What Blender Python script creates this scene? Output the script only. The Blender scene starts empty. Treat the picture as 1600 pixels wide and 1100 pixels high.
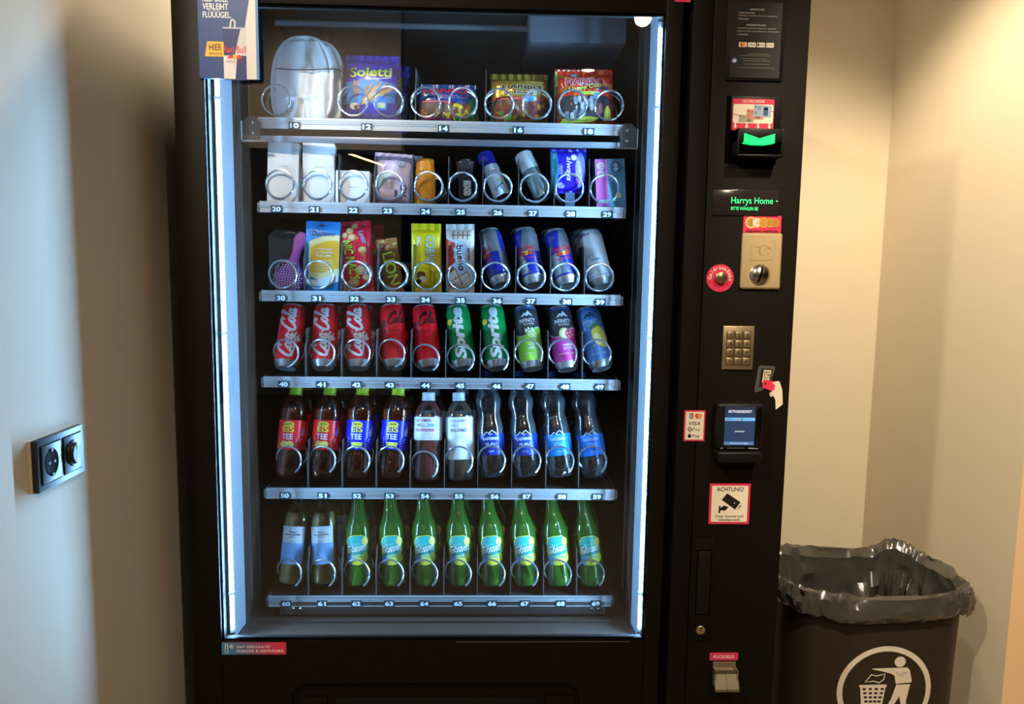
import bpy, bmesh, math, random
from mathutils import Vector, Matrix
from mathutils.geometry import tessellate_polygon
random.seed(7)
S = bpy.context.scene
COL = S.collection
PI = math.pi

# ------------------------------------------------------------------ camera
RIGHT = Vector((0.99938723, -0.03192651, 0.01434785))
DOWN = Vector((0.01074085, -0.11041079, -0.993828))
FWD = Vector((0.03331362, 0.99337312, -0.11000021))
EYE = Vector((0.0, -1.5, 1.5))
FPX = 1150.0
cd = bpy.data.cameras.new('camera'); cd.sensor_width = 36; cd.lens = FPX / 1600 * 36; cd.clip_start = 0.05
co = bpy.data.objects.new('camera', cd); COL.objects.link(co)
co.matrix_world = Matrix(((RIGHT.x, -DOWN.x, -FWD.x, EYE.x), (RIGHT.y, -DOWN.y, -FWD.y, EYE.y), (RIGHT.z, -DOWN.z, -FWD.z, EYE.z), (0, 0, 0, 1)))
S.camera = co
# ------------------------------------------------------------------ world, exposure
w = bpy.data.worlds.new('world'); S.world = w; w.use_nodes = True
w.node_tree.nodes['Background'].inputs[0].default_value = (1.0, 0.86, 0.70, 1)
w.node_tree.nodes['Background'].inputs[1].default_value = 0.05
S.view_settings.view_transform = 'Standard'
S.view_settings.look = 'None'
S.view_settings.exposure = 0.0
S.view_settings.gamma = 1.0
S.view_settings.use_curve_mapping = False
S.cycles.max_bounces = 14; S.cycles.transparent_max_bounces = 24; S.cycles.transmission_bounces = 10; S.cycles.glossy_bounces = 6
S.cycles.sample_clamp_indirect = 4.0
S.cycles.blur_glossy = 0.5

WARM = (1.0, 0.82, 0.59)
NEUT = (1.0, 0.92, 0.82)
CEIL = 2.72
def point_lamp(name, loc, watts, col, radius):
    l = bpy.data.lights.new(name, 'POINT'); l.energy = watts; l.color = col; l.shadow_soft_size = radius
    o = bpy.data.objects.new(name, l); COL.objects.link(o); o.location = loc
    return o
def spot_lamp(name, loc, target, watts, col, radius, cone, blend=0.6):
    l = bpy.data.lights.new(name, 'SPOT'); l.energy = watts; l.color = col; l.shadow_soft_size = radius; l.spot_size = math.radians(cone); l.spot_blend = blend
    o = bpy.data.objects.new(name, l); COL.objects.link(o); o.location = loc
    o.rotation_euler = (Vector(target) - Vector(loc)).to_track_quat('-Z', 'Y').to_euler()
    return o
# (x, y, watts, colour, cone): ceiling downlights; the last pair is added fill light
DOWNLIGHTS = [(-0.50, 0.53, 120, (1.0, 0.84, 0.60), 120, (-0.80, 0.05, 1.6)), (0.86, 0.34, 58, WARM, 116, (0.90, 0.42, 0)), (0.71, -2.05, 80, WARM, 150, (0.71, -2.0, 0)),
              (0.592, -3.1, 20, WARM, 140, (0.592, -3.1, 0)), (-0.735, -1.20, 105, (1.0, 0.86, 0.66), 170, (-0.5, -0.6, 0)), (0.80, -1.05, 178, WARM, 62, (1.46, 0.66, 0.90))]
for d in DOWNLIGHTS:
    if d[4]: spot_lamp('downlight_lamp', (d[0], d[1], CEIL - 0.035), d[5], d[2], d[3], 0.04, d[4])
    else: point_lamp('downlight_lamp', (d[0], d[1], CEIL - 0.05), d[2], d[3], 0.04)
LED_STRENGTH = 810.0
LED_COL = (0.29, 0.60, 1.0)

# ------------------------------------------------------------------ helpers
def ray(x, y):
    return RIGHT * ((x - 800) / FPX) + DOWN * ((y - 550) / FPX) + FWD
def P(x, y, Y=0.0):                    # point of the plane Y seen at photo pixel (x, y)
    v = ray(x, y); return EYE + v * ((Y - EYE.y) / v.y)
def PX(x, y, X):
    v = ray(x, y); return EYE + v * ((X - EYE.x) / v.x)
def lin(c):
    if isinstance(c, str):
        c = c.lstrip('#'); c = [int(c[i:i + 2], 16) for i in (0, 2, 4)]
    return tuple(((v / 255) / 12.92 if v <= 10.3 else ((v / 255 + 0.055) / 1.055) ** 2.4) for v in c)
MATS = {}
def mat(name, col, rough=0.5, metal=0.0, spec=0.5, coat=0.0, trans=0.0, ior=1.45, emit=0.0, alpha=1.0, noise=0.0, nscale=30.0, bump=0.0, bscale=60.0, stretch=None, sheen=0.0):
    if name in MATS: return MATS[name]
    m = bpy.data.materials.new(name); m.use_nodes = True; nt = m.node_tree
    b = nt.nodes['Principled BSDF']; c = lin(col) + (1,)
    b.inputs['Base Color'].default_value = c; b.inputs['Roughness'].default_value = rough; b.inputs['Metallic'].default_value = metal
    b.inputs['Specular IOR Level'].default_value = spec; b.inputs['Coat Weight'].default_value = coat; b.inputs['Coat Roughness'].default_value = 0.08
    b.inputs['Transmission Weight'].default_value = trans; b.inputs['IOR'].default_value = ior; b.inputs['Alpha'].default_value = alpha
    if emit:
        b.inputs['Emission Color'].default_value = c; b.inputs['Emission Strength'].default_value = emit
    if noise or bump:
        tc = nt.nodes.new('ShaderNodeTexCoord'); mp = nt.nodes.new('ShaderNodeMapping')
        if stretch: mp.inputs['Scale'].default_value = stretch
        nt.links.new(tc.outputs['Object'], mp.inputs['Vector'])
    if noise:
        n = nt.nodes.new('ShaderNodeTexNoise'); n.inputs['Scale'].default_value = nscale; n.inputs['Detail'].default_value = 5
        mx = nt.nodes.new('ShaderNodeMix'); mx.data_type = 'RGBA'
        mx.inputs['A'].default_value = tuple(v * (1 - noise) for v in c[:3]) + (1,); mx.inputs['B'].default_value = tuple(min(1, v * (1 + noise)) for v in c[:3]) + (1,)
        nt.links.new(mp.outputs['Vector'], n.inputs['Vector']); nt.links.new(n.outputs['Fac'], mx.inputs['Factor']); nt.links.new(mx.outputs['Result'], b.inputs['Base Color'])
    if bump:
        n = nt.nodes.new('ShaderNodeTexNoise'); n.inputs['Scale'].default_value = bscale; n.inputs['Detail'].default_value = 6
        bp = nt.nodes.new('ShaderNodeBump'); bp.inputs['Strength'].default_value = bump; bp.inputs['Distance'].default_value = 0.004
        nt.links.new(mp.outputs['Vector'], n.inputs['Vector']); nt.links.new(n.outputs['Fac'], bp.inputs['Height']); nt.links.new(bp.outputs['Normal'], b.inputs['Normal'])
    MATS[name] = m
    return m
def glassy(name, tint=(1, 1, 1), gloss=1.0, rough=0.0, ior=1.45):    # thin clear sheet: tinted see-through with a Fresnel reflection
    if name in MATS: return MATS[name]
    m = bpy.data.materials.new(name); m.use_nodes = True; nt = m.node_tree; nt.nodes.clear()
    o = nt.nodes.new('ShaderNodeOutputMaterial'); t = nt.nodes.new('ShaderNodeBsdfTransparent'); g = nt.nodes.new('ShaderNodeBsdfGlossy'); f = nt.nodes.new('ShaderNodeFresnel'); mx = nt.nodes.new('ShaderNodeMixShader')
    t.inputs[0].default_value = tuple(tint) + (1,); g.inputs['Roughness'].default_value = rough; g.inputs[0].default_value = (gloss, gloss, gloss, 1); f.inputs[0].default_value = ior
    nt.links.new(f.outputs[0], mx.inputs[0]); nt.links.new(t.outputs[0], mx.inputs[1]); nt.links.new(g.outputs[0], mx.inputs[2]); nt.links.new(mx.outputs[0], o.inputs[0])
    MATS[name] = m
    return m
LOC = {}
def link(o, parent=None, local=False):
    COL.objects.link(o)
    if parent is not None:
        o.parent = parent
        if not local: o.matrix_parent_inverse = Matrix.Translation(-LOC.get(parent.name, Vector((0, 0, 0))))
    return o
def tag(o, label=None, cat=None, group=None, kind=None):
    if label: o['label'] = label
    if cat: o['category'] = cat
    if group: o['group'] = group
    if kind: o['kind'] = kind
    return o
def thing(name, label, cat, loc=(0, 0, 0), group=None):
    o = bpy.data.objects.new(name, None); o.empty_display_size = 0.02; COL.objects.link(o); o.location = loc
    LOC[o.name] = Vector(loc)
    return tag(o, label, cat, group)
class MB:
    def __init__(s): s.v = []; s.f = []; s.m = []; s.mats = []
    def mi(s, m):
        if m not in s.mats: s.mats.append(m)
        return s.mats.index(m)
    def add(s, vs, fs, m):
        k = len(s.v); s.v += [tuple(v) for v in vs]; i = s.mi(m)
        for f in fs: s.f.append([k + a for a in f]); s.m.append(i)
        return s
    def box(s, x0, x1, y0, y1, z0, z1, m, r=0.0, seg=2):
        if r <= 0:
            vs = [(x, y, z) for x in (x0, x1) for y in (y0, y1) for z in (z0, z1)]
            return s.add(vs, [(0, 1, 3, 2), (4, 6, 7, 5), (0, 4, 5, 1), (2, 3, 7, 6), (0, 2, 6, 4), (1, 5, 7, 3)], m)
        bm = bmesh.new(); bmesh.ops.create_cube(bm, size=1)
        for v in bm.verts: v.co = Vector(((x0 + x1) / 2 + v.co.x * (x1 - x0), (y0 + y1) / 2 + v.co.y * (y1 - y0), (z0 + z1) / 2 + v.co.z * (z1 - z0)))
        bmesh.ops.bevel(bm, geom=list(bm.edges), offset=r, segments=seg, profile=0.5, affect='EDGES')
        return s.bm(bm, m)
    def bm(s, bm, m):
        bm.verts.index_update(); s.add([v.co for v in bm.verts], [[v.index for v in f.verts] for f in bm.faces], m); bm.free(); return s
    def lathe(s, prof, m, seg=32, c=(0, 0, 0), axis='Z', mod=None):
        vs = []; fs = []
        for (r, z) in prof:
            for k in range(seg):
                a = 2 * PI * k / seg; rr = r * (mod(a, z) if mod else 1)
                p = (rr * math.cos(a), rr * math.sin(a), z)
                if axis == 'Y': p = (p[0], -p[2], p[1])
                if axis == 'X': p = (p[2], p[0], p[1])
                vs.append((p[0] + c[0], p[1] + c[1], p[2] + c[2]))
        for i in range(len(prof) - 1):
            for k in range(seg):
                k2 = (k + 1) % seg; fs.append((i * seg + k, i * seg + k2, (i + 1) * seg + k2, (i + 1) * seg + k))
        return s.add(vs, fs, m)
    def tube(s, pts, r, m, seg=6, caps=True):
        pts = [Vector(p) for p in pts]; vs = []; fs = []; n = len(pts); up = Vector((0.13, 0.21, 0.97))
        for i, p in enumerate(pts):
            t = (pts[min(i + 1, n - 1)] - pts[max(i - 1, 0)]).normalized()
            a = t.cross(up)
            if a.length < 0.05: a = t.cross(Vector((1, 0, 0)))
            a.normalize(); b = t.cross(a)
            for k in range(seg):
                q = 2 * PI * k / seg; vs.append(p + a * (r * math.cos(q)) + b * (r * math.sin(q)))
        for i in range(n - 1):
            for k in range(seg):
                k2 = (k + 1) % seg; fs.append((i * seg + k, i * seg + k2, (i + 1) * seg + k2, (i + 1) * seg + k))
        if caps: fs += [tuple(range(seg))[::-1], tuple((n - 1) * seg + k for k in range(seg))]
        return s.add(vs, fs, m)
    def prism(s, poly, h0, h1, m, mp):           # 2D outline extruded between heights h0 and h1; mp(u, v, h) -> point
        n = len(poly); vs = [mp(u, v, h0) for u, v in poly] + [mp(u, v, h1) for u, v in poly]
        fs = [tuple(range(n)), tuple(range(2 * n - 1, n - 1, -1))] + [(i, (i + 1) % n, n + (i + 1) % n, n + i) for i in range(n)]
        return s.add(vs, fs, m)
    def mesh(s, name, smooth=True, angle=35):
        me = bpy.data.meshes.new(name); me.from_pydata(s.v, [], s.f)
        for m in s.mats: me.materials.append(m)
        me.polygons.foreach_set('material_index', s.m)
        bm = bmesh.new(); bm.from_mesh(me); bmesh.ops.recalc_face_normals(bm, faces=bm.faces)
        for f in bm.faces: f.smooth = smooth
        if smooth:
            lim = math.radians(angle)
            for e in bm.edges:
                if len(e.link_faces) == 2 and e.calc_face_angle(0) > lim: e.smooth = False
        bm.to_mesh(me); bm.free()
        return me
    def build(s, name, parent=None, local=False, smooth=True, angle=35):
        return link(bpy.data.objects.new(name, s.mesh(name, smooth, angle)), parent, local)
def kids(o):
    return [c for c in COL.objects if c.parent is o]
KID = {}
def dup(root, label=None):                       # a copy of a thing with copies of its parts and sub-parts
    def cp(o, par):
        c = o.copy(); COL.objects.link(c)
        if par is not None: c.parent = par
        for ch in CH.get(o.name, []): cp(ch, c)
        return c
    CH = {}
    for o in COL.objects:
        if o.parent: CH.setdefault(o.parent.name, []).append(o)
    c = cp(root, None)
    if label: c['label'] = label
    return c

# flat print (lettering, logos, colour fields) laid on a surface in millimetres
TXT = {}
def text_mesh(s, bold, shear):
    bold *= 0.5; k = (s, bold, shear)
    if k not in TXT:
        c = bpy.data.curves.new('t', 'FONT'); c.body = s; c.offset = bold; c.shear = shear; c.resolution_u = 3; c.fill_mode = 'FRONT'
        o = bpy.data.objects.new('t', c); me = bpy.data.meshes.new_from_object(o)
        vs = [(v.co.x, v.co.y) for v in me.vertices]; fs = [tuple(p.vertices) for p in me.polygons]
        bpy.data.objects.remove(o); bpy.data.curves.remove(c); bpy.data.meshes.remove(me)
        xs = [v[0] for v in vs]; ys = [v[1] for v in vs]
        x0, x1, y0, y1 = min(xs), max(xs), min(ys), max(ys)
        TXT[k] = ([((x - x0) / (x1 - x0) - 0.5, (y - y0) / (y1 - y0) - 0.5) for x, y in vs], fs, (x1 - x0) / (y1 - y0))
    return TXT[k]
def crom(pts, n=6):                              # Catmull-Rom through the points
    out = []
    for i in range(len(pts) - 1):
        p0, p1, p2, p3 = pts[max(i - 1, 0)], pts[i], pts[i + 1], pts[min(i + 2, len(pts) - 1)]
        for k in range(n):
            t = k / n
            out.append(tuple(0.5 * (2 * p1[d] + (p2[d] - p0[d]) * t + (2 * p0[d] - 5 * p1[d] + 4 * p2[d] - p3[d]) * t * t + (3 * p1[d] - p0[d] - 3 * p2[d] + p3[d]) * t ** 3) for d in (0, 1)))
    return out + [tuple(pts[-1])]
class Art:
    def __init__(s): s.e = []
    def _add(s, vs, fs, m, lay): s.e.append((vs, fs, m, lay)); return s
    def poly(s, pts, m, lay=1):
        tri = tessellate_polygon([[Vector((x, y, 0)) for x, y in pts]])
        return s._add(list(pts), [tuple(t) for t in tri], m, lay)
    def rect(s, x0, y0, x1, y1, m, lay=1): return s._add([(x0, y0), (x1, y0), (x1, y1), (x0, y1)], [(0, 1, 2, 3)], m, lay)
    def rrect(s, x0, y0, x1, y1, r, m, lay=1):
        p = []
        for cx, cy, a in ((x1 - r, y1 - r, 0), (x0 + r, y1 - r, 90), (x0 + r, y0 + r, 180), (x1 - r, y0 + r, 270)):
            for k in range(5):
                q = math.radians(a + k * 22.5); p.append((cx + r * math.cos(q), cy + r * math.sin(q)))
        return s.poly(p, m, lay)
    def ell(s, cx, cy, rx, ry, m, lay=1, rot=0.0, n=28, a0=0, a1=360):
        p = []
        full = a1 - a0 >= 360
        for k in range(n if full else n + 1):
            a = math.radians(a0 + (a1 - a0) * k / n); x, y = rx * math.cos(a), ry * math.sin(a); p.append((cx + x * math.cos(rot) - y * math.sin(rot), cy + x * math.sin(rot) + y * math.cos(rot)))
        return s.poly(p, m, lay)
    def stroke(s, pts, wd, m, lay=2, smooth=True, taper=0.0, close=False):
        if close: pts = list(pts) + [pts[0]]
        p = crom(pts) if smooth else list(pts)
        n = len(p); vs = []; fs = []
        for i in range(n):
            a, b = p[max(i - 1, 0)], p[min(i + 1, n - 1)]
            if close and i in (0, n - 1): a, b = p[n - 2], p[1]
            dx, dy = b[0] - a[0], b[1] - a[1]; L = math.hypot(dx, dy) or 1; h = wd / 2 * (1 - taper * abs(2 * i / (n - 1) - 1) ** 2)
            vs += [(p[i][0] - dy / L * h, p[i][1] + dx / L * h), (p[i][0] + dy / L * h, p[i][1] - dx / L * h)]
        for i in range(n - 1): fs.append((2 * i, 2 * i + 1, 2 * i + 3, 2 * i + 2))
        return s._add(vs, fs, m, lay)
    def ring(s, cx, cy, r, wd, m, lay=2, n=36, a0=0, a1=360):
        return s.stroke([(cx + r * math.cos(math.radians(a0 + (a1 - a0) * k / n)), cy + r * math.sin(math.radians(a0 + (a1 - a0) * k / n))) for k in range(n + 1)], wd, m, lay, smooth=False)
    def text(s, t, cx, cy, wd, ht, m, lay=3, rot=0.0, bold=0.0, shear=0.0, bend=0.0):
        vs, fs, asp = text_mesh(t, bold, shear)
        if wd is None: wd = ht * asp
        c, q = math.cos(math.radians(rot)), math.sin(math.radians(rot))
        out = []
        for x, y in vs:
            X, Y = x * wd, y * ht + bend * (1 - 4 * x * x)
            out.append((cx + X * c - Y * q, cy + X * q + Y * c))
        return s._add(out, fs, m, lay)
    def arctext(s, t, cx, cy, r, ht, m, a0, a1, lay=3, bold=0.02):
        n = len(t)
        for i, ch in enumerate(t):
            a = a0 + (a1 - a0) * (i + 0.5) / n
            _, _, asp = text_mesh(ch, bold, 0)
            tall = ch in 'bdfhklügtABCDEFGHIJKLMNOPQRSTUVWXYZ'
            s.text(ch, cx + (r + (ht * 0.12 if tall else 0)) * math.cos(math.radians(a)), cy + (r + (ht * 0.12 if tall else 0)) * math.sin(math.radians(a)), None, ht * (1.3 if tall else 1), m, lay, rot=a - 90, bold=bold)
        return s
    def lines(s, x0, y0, x1, y1, n, m, lay=3, th=0.5):      # rows of tiny print
        rnd = random.Random(int(x0 * 7 + y0 * 13 + n))
        for i in range(n):
            y = y0 + (y1 - y0) * (i + 0.5) / n; x = x0; xe = x1 - (x1 - x0) * rnd.uniform(0, 0.3)
            while x < xe:
                L = rnd.uniform(1.2, 4.0) * max(0.4, th); s.rect(x, y - th / 2, min(x + L, xe), y + th / 2, m, lay); x += L + th
        return s
    def build(s, name, parent, mp, step=None, local=True, lift=0.00012, base=0.00025, clip=None):
        mb = MB()
        bm = bmesh.new(); mi = bm.faces.layers.int.new('mi'); li = bm.faces.layers.int.new('li')
        for vs, fs, m, lay in s.e:
            k = mb.mi(m); bv = [bm.verts.new((x, y, 0)) for x, y in vs]
            for f in fs:
                try:
                    fc = bm.faces.new([bv[i] for i in f]); fc[mi] = k; fc[li] = lay
                except ValueError: pass
        if clip:
            for co_, no in (((clip[0], 0, 0), (-1, 0, 0)), ((clip[2], 0, 0), (1, 0, 0)), ((0, clip[1], 0), (0, -1, 0)), ((0, clip[3], 0), (0, 1, 0))):
                bmesh.ops.bisect_plane(bm, geom=list(bm.verts) + list(bm.edges) + list(bm.faces), plane_co=co_, plane_no=no, clear_outer=True)
        if step:
            for ax in (0, 1):
                if not step[ax]: continue
                lo = min(v.co[ax] for v in bm.verts); hi = max(v.co[ax] for v in bm.verts)
                q = math.ceil(lo / step[ax]) * step[ax]
                while q < hi:
                    co_ = [0, 0, 0]; no = [0, 0, 0]; co_[ax] = q; no[ax] = 1
                    bmesh.ops.bisect_plane(bm, geom=list(bm.verts) + list(bm.edges) + list(bm.faces), plane_co=co_, plane_no=no); q += step[ax]
        vid = {}; V = []; F = []; M = []
        for f in bm.faces:
            idx = []
            for v in f.verts:
                k = (v.index, f[li]) if False else (round(v.co.x, 4), round(v.co.y, 4), f[li])
                if k not in vid: vid[k] = len(V); V.append(tuple(mp(v.co.x / 1000, v.co.y / 1000, base + lift * f[li])))
                idx.append(vid[k])
            if len(set(idx)) >= 3: F.append(list(dict.fromkeys(idx))); M.append(f[mi])
        bm.free()
        me = bpy.data.meshes.new(name); me.from_pydata(V, [], F)
        for m in mb.mats: me.materials.append(m)
        me.polygons.foreach_set('material_index', M)
        for p in me.polygons: p.use_smooth = bool(step)
        return link(bpy.data.objects.new(name, me), parent, local)

# common inks and finishes
def ink(h, rough=0.45): return mat('ink_' + h + ('' if rough == 0.45 else '_%d' % int(rough * 100)), h, rough)
WHITE = ink('f2f2f0'); BLACK = ink('0c0c0e'); PINK = ink('d93352'); CREAM = ink('efe2cc')
black_metal = mat('black_powder_coat', '15100c', 0.5, spec=0.14, noise=0.08, nscale=8, bump=0.03, bscale=900)
black_deep = mat('black_gap', '040404', 0.8, spec=0.05)
black_plastic = mat('black_plastic', '121110', 0.42, spec=0.3)
inner_dark = mat('shaded_inner_lining', '352c27', 0.32, noise=0.1, nscale=5)  # dark brown carries the shade and glass reflection on the inner walls
tray_metal = mat('grey_tray_sheet', '3a3634', 0.5, metal=0.4)
strip_panel = mat('lit_side_wall', '8f959c', 0.45)  # paler copy of the side wall where the LED light falls
alu = mat('brushed_aluminium', 'c4c9ce', 0.42, metal=0.75, noise=0.03, nscale=20, stretch=(1, 1, 30))
chrome = mat('bright_steel', 'd6d6d6', 0.16, metal=1.0)
can_metal = mat('bare_can_metal', 'dcdee0', 0.32, metal=0.85)
steel_warm = mat('satin_steel', 'c2ad84', 0.38, metal=0.9, noise=0.05, nscale=40)
# ------------------------------------------------------------------ the room
wall_paint = mat('white_wall_paint', 'd9cdb9', 0.85, noise=0.02, nscale=4, bump=0.05, bscale=500)
wall_cream = mat('cream_wall_paint', 'd9cdb4', 0.85, noise=0.02, nscale=4, bump=0.05, bscale=500)
wall_peach = mat('warm_lit_wall_paint', 'edc79a', 0.85, noise=0.02, nscale=4)  # peach tone holds the warmer light on this wall face
floor_m = mat('stone_floor', '8a7a66', 0.35, noise=0.12, nscale=6)
ceil_m = mat('ceiling_paint', 'e4ded2', 0.9)
wood_dark = mat('dark_wood_panel', '241811', 0.5, noise=0.3, nscale=6, stretch=(6, 6, 1))
def struct(name, boxes):
    mb = MB()
    for b in boxes: mb.box(*b)
    return tag(mb.build(name, smooth=False), kind='structure')
struct('floor', [(-5, 4.5, -7.2, 1.15, -0.1, 0, floor_m)])
struct('ceiling', [(-5, 4.5, -7.2, 1.15, CEIL, CEIL + 0.1, ceil_m)])
struct('wall_left', [(-0.80, -0.675, -0.62, 1.15, 0, CEIL, wall_paint)])
struct('wall_back', [(-0.675, 1.362, 1.03, 1.15, 0, CEIL, wall_cream)])
struct('wall_right', [(1.362, 1.48, 0.283, 1.15, 0, CEIL, wall_cream)])
struct('wall_passage', [(1.48, 4.5, 0.283, 0.40, 0, CEIL, wall_peach), (1.362, 1.48, 0.2815, 0.283, 0, CEIL, wall_peach)])
struct('wall_side', [(-5, -0.80, -0.62, -0.5, 0, CEIL, wall_paint)])
struct('wall_far', [(-5, -1.02, -7.32, -7.2, 0, CEIL, wall_cream), (-1.02, 4.5, -7.32, -7.2, 0, CEIL, wood_dark)])
struct('wall_header', [(-3.0, -0.376, -1.82, -1.70, 2.0, CEIL, mat('taupe_wall_paint', '8f8271', 0.85))])
struct('wall_outer_left', [(-5.1, -5, -7.2, -0.5, 0, CEIL, wall_cream)])
struct('wall_outer_right', [(4.5, 4.6, -7.2, 0.4, 0, CEIL, wood_dark)])
glow = mat('lamp_glow', 'fff0dc', 0.5, emit=18)
for i, d in enumerate(DOWNLIGHTS):
    x, y = d[0], d[1]
    t = thing('ceiling_downlight', ['recessed ceiling spot above the rear of the black vending machine', 'recessed ceiling spot above the waste bin corner', 'recessed ceiling spot in front of the vending machine',
              'recessed ceiling spot one row further from the vending machine', 'added ceiling spot lighting the machine front, left of the camera', 'added ceiling spot lighting the walls around the waste bin corner'][i], 'lamp', (x, y, CEIL), 'recessed ceiling spots')
    MB().lathe([(0.040, -0.001), (0.043, -0.006), (0.052, -0.006), (0.056, 0.0)], mat('spot_trim', 'e8e4dc', 0.4), 32).build('trim_ring', t, True)
    MB().lathe([(0.0, -0.0022), (0.040, -0.0022)], glow, 32).build('diffuser', t, True)
t = thing('linear_lamp', 'long thin warm light bar hanging across the room behind the viewer', 'lamp', (-1.31, -6.15, 2.62))
pa, pb = Vector((-1.467, -5.59, 2.62)), Vector((-1.155, -6.70, 2.62)); dv = (pb - pa).normalized(); nv = Vector((-dv.y, dv.x, 0))
for nm_, h0, h1, wv, mt in (('housing', 0.0, 0.035, 0.022, mat('lamp_housing', '2b2622', 0.5)), ('diffuser', -0.008, 0.0, 0.019, mat('bar_glow', 'ffd9a0', 0.5, emit=22))):
    MB().prism([(a.x + q * nv.x * wv, a.y + q * nv.y * wv) for a, q in ((pa, 1), (pb, 1), (pb, -1), (pa, -1))], 2.62 + h0, 2.62 + h1, mt, lambda u, v, h: (u, v, h)).build(nm_, t, smooth=False)

# ------------------------------------------------------------------ vending machine
VM = thing('vending_machine', 'tall black glass fronted snack and drinks vending machine with lit shelves', 'vending machine', (0, 0.4, 0))
XL, XR, ZT = -0.617, 0.632, 2.15
OL, OR, OB, OT = -0.5560, 0.344, 0.711, 2.006
m = MB()
m.box(XL, -0.556, 0.034, 0.85, 0.0, ZT, black_metal, 0.003); m.box(-0.556, 0.36, 0.83, 0.85, 0.0, ZT, black_metal); m.box(-0.556, 0.36, 0.034, 0.83, ZT - 0.02, ZT, black_metal)
m.box(-0.556, 0.36, 0.05, 0.83, 0.0, 0.05, black_metal)
m.build('cabinet_shell', VM)
MB().box(0.36, XR, 0.022, 0.85, 0.0, ZT, black_metal, 0.003).build('payment_cabinet', VM)
m = MB()
m.box(-0.555, -0.537, 0.104, 0.68, 0.69, 2.12, inner_dark); m.box(0.3345, 0.352, 0.104, 0.68, 0.69, 2.12, inner_dark)
m.box(-0.537, 0.3345, 0.034, 0.68, 0.68, 0.70, inner_dark); m.box(-0.555, 0.352, 0.034, 0.68, 2.115, 2.13, inner_dark)
m.build('inner_lining', VM, smooth=False)
# rear wall with a pressed honeycomb
m = MB(); m.box(-0.537, 0.3345, 0.672, 0.68, 0.70, 2.115, mat('rear_panel', '15110f', 0.4), 0)
for r in range(54):
    for c in range(12):
        x = 0.300 - c * 0.0165 - (r % 2) * 0.00825; z = 0.95 + r * 0.0145 * 1.0
        if z < 1.93: m.add([(x + 0.0088 * math.sin(k * PI / 3), 0.6715, z + 0.0088 * math.cos(k * PI / 3)) for k in range(6)], [tuple(range(6))], black_deep)
m.build('rear_panel', VM, smooth=False)
# side wall fronts, coloured paler as the lit part of the wall
for s, (xa, xb) in enumerate(((-0.5395, -0.5375), (0.3370, 0.3350))):
    d = -0.004 if s == 0 else 0.004
    MB().add([(xa, 0.036, OB - 0.01), (xb, 0.10, OB - 0.01), (xb, 0.10, 2.09), (xa, 0.036, 2.09), (xa + d, 0.036, OB - 0.01), (xb + d, 0.10, OB - 0.01), (xb + d, 0.10, 2.09), (xa + d, 0.036, 2.09)],
             [(0, 1, 2, 3), (4, 5, 6, 7), (0, 1, 5, 4), (3, 2, 6, 7), (1, 2, 6, 5), (0, 3, 7, 4)], strip_panel).build('side_panel', VM, smooth=False)
for x0, x1 in ((-0.538, -0.5345), (0.332, 0.3355)):
    mm = MB()
    for y in (0.138, 0.204): mm.box(x0, x1, y, y + 0.003, 0.74, 2.06, mat('rail_edge', '8a8580', 0.3, metal=0.8))
    mm.build('tray_guide', VM)
led = mat('led_light', 'ffffff', 0.5)
nb = led.node_tree.nodes['Principled BSDF']; nb.inputs['Emission Color'].default_value = LED_COL + (1,); nb.inputs['Emission Strength'].default_value = LED_STRENGTH * 3
# each strip is tilted towards the front, so that its light skims past the ends of the trays
for x, sx, ang in ((-0.5425, 1, 50.0), (0.3395, -1, 36.0)):
    ca, sa = math.cos(math.radians(ang)), math.sin(math.radians(ang))
    def LM(u, v, h): return (x + sx * (ca * h + sa * u), 0.030 + ca * u - sa * h, v)      # u across the strip, h out of its face
    def slab(mb, u0, u1, h0, h1, z0_, z1_, m_): return mb.prism([(u0, z0_), (u1, z0_), (u1, z1_), (u0, z1_)], h0, h1, m_, LM)
    a = slab(MB(), -0.0055, 0.0055, -0.0015, 0.0, OB + 0.004, 2.0, mat('led_tape', '8d979e', 0.6)).build('led_strip', VM, smooth=False)
    b = MB()
    for i in range(150):
        z = OB + 0.012 + i * 0.00845
        b.add([LM(-0.0028, z, 0.0004), LM(0.0028, z, 0.0004), LM(0.0028, z + 0.0058, 0.0004), LM(-0.0028, z + 0.0058, 0.0004)], [(0, 1, 2, 3)], led)
    tag(b.build('led_chips', a, smooth=False), kind='stuff')
    for z in (1.83, 1.36, 0.80):
        slab(MB(), -0.007, 0.007, -0.001, 0.0022, z, z + 0.006, mat('clip', '8a8e92', 0.3)).build('clip', a)
# evaporator housing and light bar at the top of the chamber
MB().tube([(-0.50, 0.30, 2.064), (0.086, 0.30, 2.064)], 0.007, mat('top_bar', 'a9b0b6', 0.35, metal=0.5), 12).build('top_bar', VM)
MB().box(0.086, 0.303, 0.20, 0.55, 2.006, 2.10, mat('grey_duct', '5e5f66', 0.4), 0.006).build('air_duct', VM)
m = MB(); m.box(-0.46, 0.08, 0.34, 0.60, 2.075, 2.112, mat('grey_duct_dark', '3c3b3d', 0.4), 0.004)
for x in (-0.40, -0.30): m.lathe([(0.0, 2.072), (0.02, 2.073), (0.022, 2.076)], black_plastic, 20, (x, 0.40, 0))
m.build('ceiling_plate', VM)
m = MB(); m.box(-0.47, 0.28, 0.127, 0.135, 0.708, 0.738, mat('sill_plate', '2d2825', 0.4), 0.001)
m.box(-0.49, 0.29, 0.1, 0.104, 0.700, 0.7065, inner_dark)
for x in (-0.44, -0.425): m.lathe([(0, -0.1252), (0.003, -0.1255), (0.004, -0.127)], chrome, 10, (x, 0, 0.722), 'Y')
for x in (0.25, 0.265): m.lathe([(0, -0.1252), (0.003, -0.1255), (0.004, -0.127)], chrome, 10, (x, 0, 0.722), 'Y')
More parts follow.
